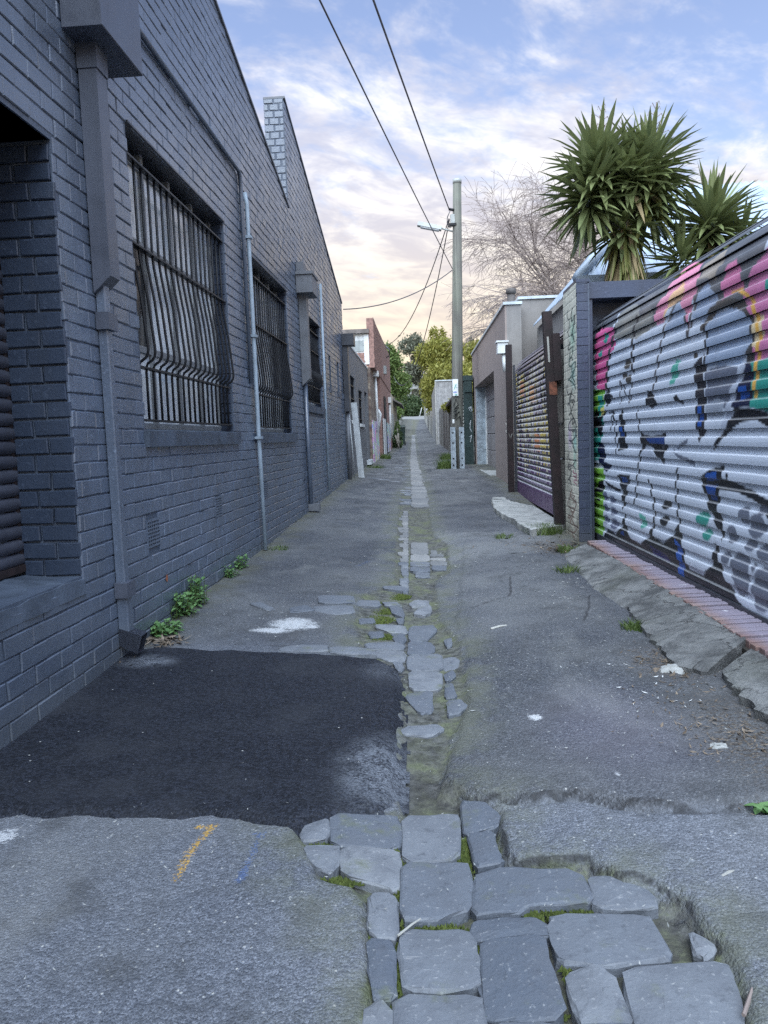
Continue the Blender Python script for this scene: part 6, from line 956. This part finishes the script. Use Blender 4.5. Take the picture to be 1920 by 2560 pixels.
tuft('rough grass clump beside the steel stakes of the power pole',.68,20.3,.26,.36,420); tuft('grass strip along the right hand fences',.92,25.5,.3,.3,380); tuft('grass under the leaning rusty post',1.32,8.25,.2,.16,380); tuft('small grass tuft in front of the pale slabs',.86,8.1,.12,.08,160)
tuft('grass at the corner of the tagged pier',1.36,7.15,.14,.09,260); tuft('grass tuft at the edge of the long apron',1.16,6.15,.10,.10,200); tuft('grass tuft between the two concrete aprons',1.19,4.4,.07,.10,160); tuft('green scrub at the foot of the red building',-1.15,25.8,.2,.25,260); tuft('grass along the dark wall base further on',-1.42,7.4,.12,.06,140); tuft('scrubby growth by the block building step',-1.2,20.2,.3,.12,200)
for i,(x,y,rx,ry) in enumerate(((-.36,4.9,.16,.12),(-.28,5.2,.1,.14),(-.30,4.5,.14,.07),(-.158,1.76,.045,.07),(.30,1.845,.10,.022),(.08,2.58,.03,.05),(.17,1.51,.10,.02),(1.19,3.92,.05,.05),(.12,2.22,.06,.012),(.11,3.35,.03,.10),(-.20,5.6,.1,.1),(-.42,5.35,.12,.05),(.095,2.12,.010,.13),(-.095,1.98,.010,.16),(-.09,1.66,.012,.12),(.105,1.70,.010,.12),(.30,1.62,.012,.08),(-.2,2.148,.10,.008),(.0,1.815,.08,.012),(-.33,2.165,.05,.012),(.12,1.98,.012,.05),(-.25,1.99,.06,.012))):
    mb=MB(); n=int(900*min(1,rx*ry*90)+140); zb=float(gz(x,y))-.022
    for q in range(n):
        a=random.uniform(0,6.28); r_=math.sqrt(random.random()); px_,py_=x+rx*r_*math.cos(a)+random.gauss(0,.006),y+ry*r_*math.sin(a)+random.gauss(0,.006); h_=random.uniform(.005,.014); s_=random.uniform(.003,.007)
        mb.add([(px_-s_,py_-s_*.6,zb),(px_+s_,py_-s_*.6,zb),(px_,py_+s_,zb),(px_+random.gauss(0,.004),py_+random.gauss(0,.004),zb+h_)],[(0,1,3),(1,2,3),(2,0,3)])
    tg(mb.o('moss','moss_tuft'),'green moss cushion growing between the bluestone pitchers','moss','moss between the stones',kind='stuff')
# leaf and bark litter: loose flakes nobody could count
def litter(name,label,spots,mat='litter',flat=.3):
    mb=MB()
    for (x,y,rx,ry,n,s0) in spots:
        for i in range(n):
            px_,py_=x+random.gauss(0,rx),y+random.gauss(0,ry); zb=float(gz(px_,py_))+.008+random.uniform(0,.01); a=random.uniform(0,6.28); L=s0*random.uniform(.5,1.6); w_=L*random.uniform(.12,.4); t=random.gauss(0,flat); d_=np.array((math.cos(a),math.sin(a),t)); s_=np.array((-math.sin(a),math.cos(a),random.gauss(0,.25))); P=np.array((px_,py_,zb))
            mb.add([P-d_*L/2,P+s_*w_/2,P+d_*L/2+np.array((0,0,.004)),P-s_*w_/2],[(0,1,2,3)])
    return tg(mb.o(name,mat),label,'litter',kind='stuff')
litter('leaf_litter','dry leaf and bark litter at the edges of the lane',[(-1.50,4.24,.06,.05,90,.05),(-1.60,3.84,.04,.05,50,.04),(1.12,3.65,.08,.14,130,.03),(1.12,2.75,.13,.4,420,.022),(1.25,7.2,.14,.16,120,.04),(1.2,7.6,.2,.2,60,.06),(1.1,2.3,.12,.2,120,.025)])
litter('stone_chips','pale grit and stone chips scattered on the asphalt',[(.7,3.6,.35,.8,240,.012),(.9,4.6,.3,.9,220,.012),(.3,2.2,.7,.4,120,.009),(-.6,1.9,.5,.25,70,.009),(-.8,3.,.5,.6,60,.010),(-1.1,4.7,.3,.4,90,.014),(1.0,5.6,.12,.8,140,.02),(.2,6.,.5,1.2,90,.02)],'pale_concrete',.1)
litter('paint_flakes','white paint flakes near the broken apron',[(.78,3.74,.16,.015,16,.024),(1.0,3.45,.10,.05,14,.026),(1.02,3.2,.10,.03,10,.024),(1.36,5.9,.06,.6,26,.03)],'white_paint',.05)
def stick(label,a,b,r,mat='litter'):
    za,zb=float(gz(*a))+r+.006,float(gz(*b))+r+.008; tg(MB().tube([(a[0],a[1],za),((a[0]+b[0])/2+.006,(a[1]+b[1])/2+.004,(za+zb)/2+.004),(b[0],b[1],zb)],[r,r*.9,r*.6],6).o('stick',mat),label,'stick','sticks on the lane')
stick('pale flat stick lying on the right hand asphalt',(.39,4.52),(.49,4.58),.008,'slat_cream'); stick('thin dry twig lying across the nearest cobbles',(-.09,1.74),(-.035,1.81),.003,'slat_cream'); stick('curved straw on the black patch by the wall',(-1.63,2.80),(-1.575,2.90),.003,'slat_cream'); stick('short wood chip on the right of the cobbles',(.74,1.92),(.79,1.95),.007,'slat_cream'); stick('thin stem trailing at the bottom right corner',(.61,1.46),(.70,1.60),.0045,'twig'); stick('small stick on the coarse asphalt lobe',(.60,2.13),(.62,2.17),.004,'slat_cream')
def pebble(label,x,y,r): stone('pebble',[(x-r,y-r*.6),(x+r*.8,y-r*.7),(x+r,y+r*.5),(x-r*.6,y+r*.7)],None,'pale_concrete',r*.7,r,r*.5,r*.15) and tg(bpy.data.objects[-1] if False else LASTO(),label,'pebble','loose pebbles')
def LASTO(): return COL.objects[-1]
pebble('round white pebble on the right hand asphalt',.83,2.43,.014); pebble('grey stone under the broken apron corner',1.16,3.62,.05); pebble('pale stone in the litter at the right edge',1.05,2.75,.025)
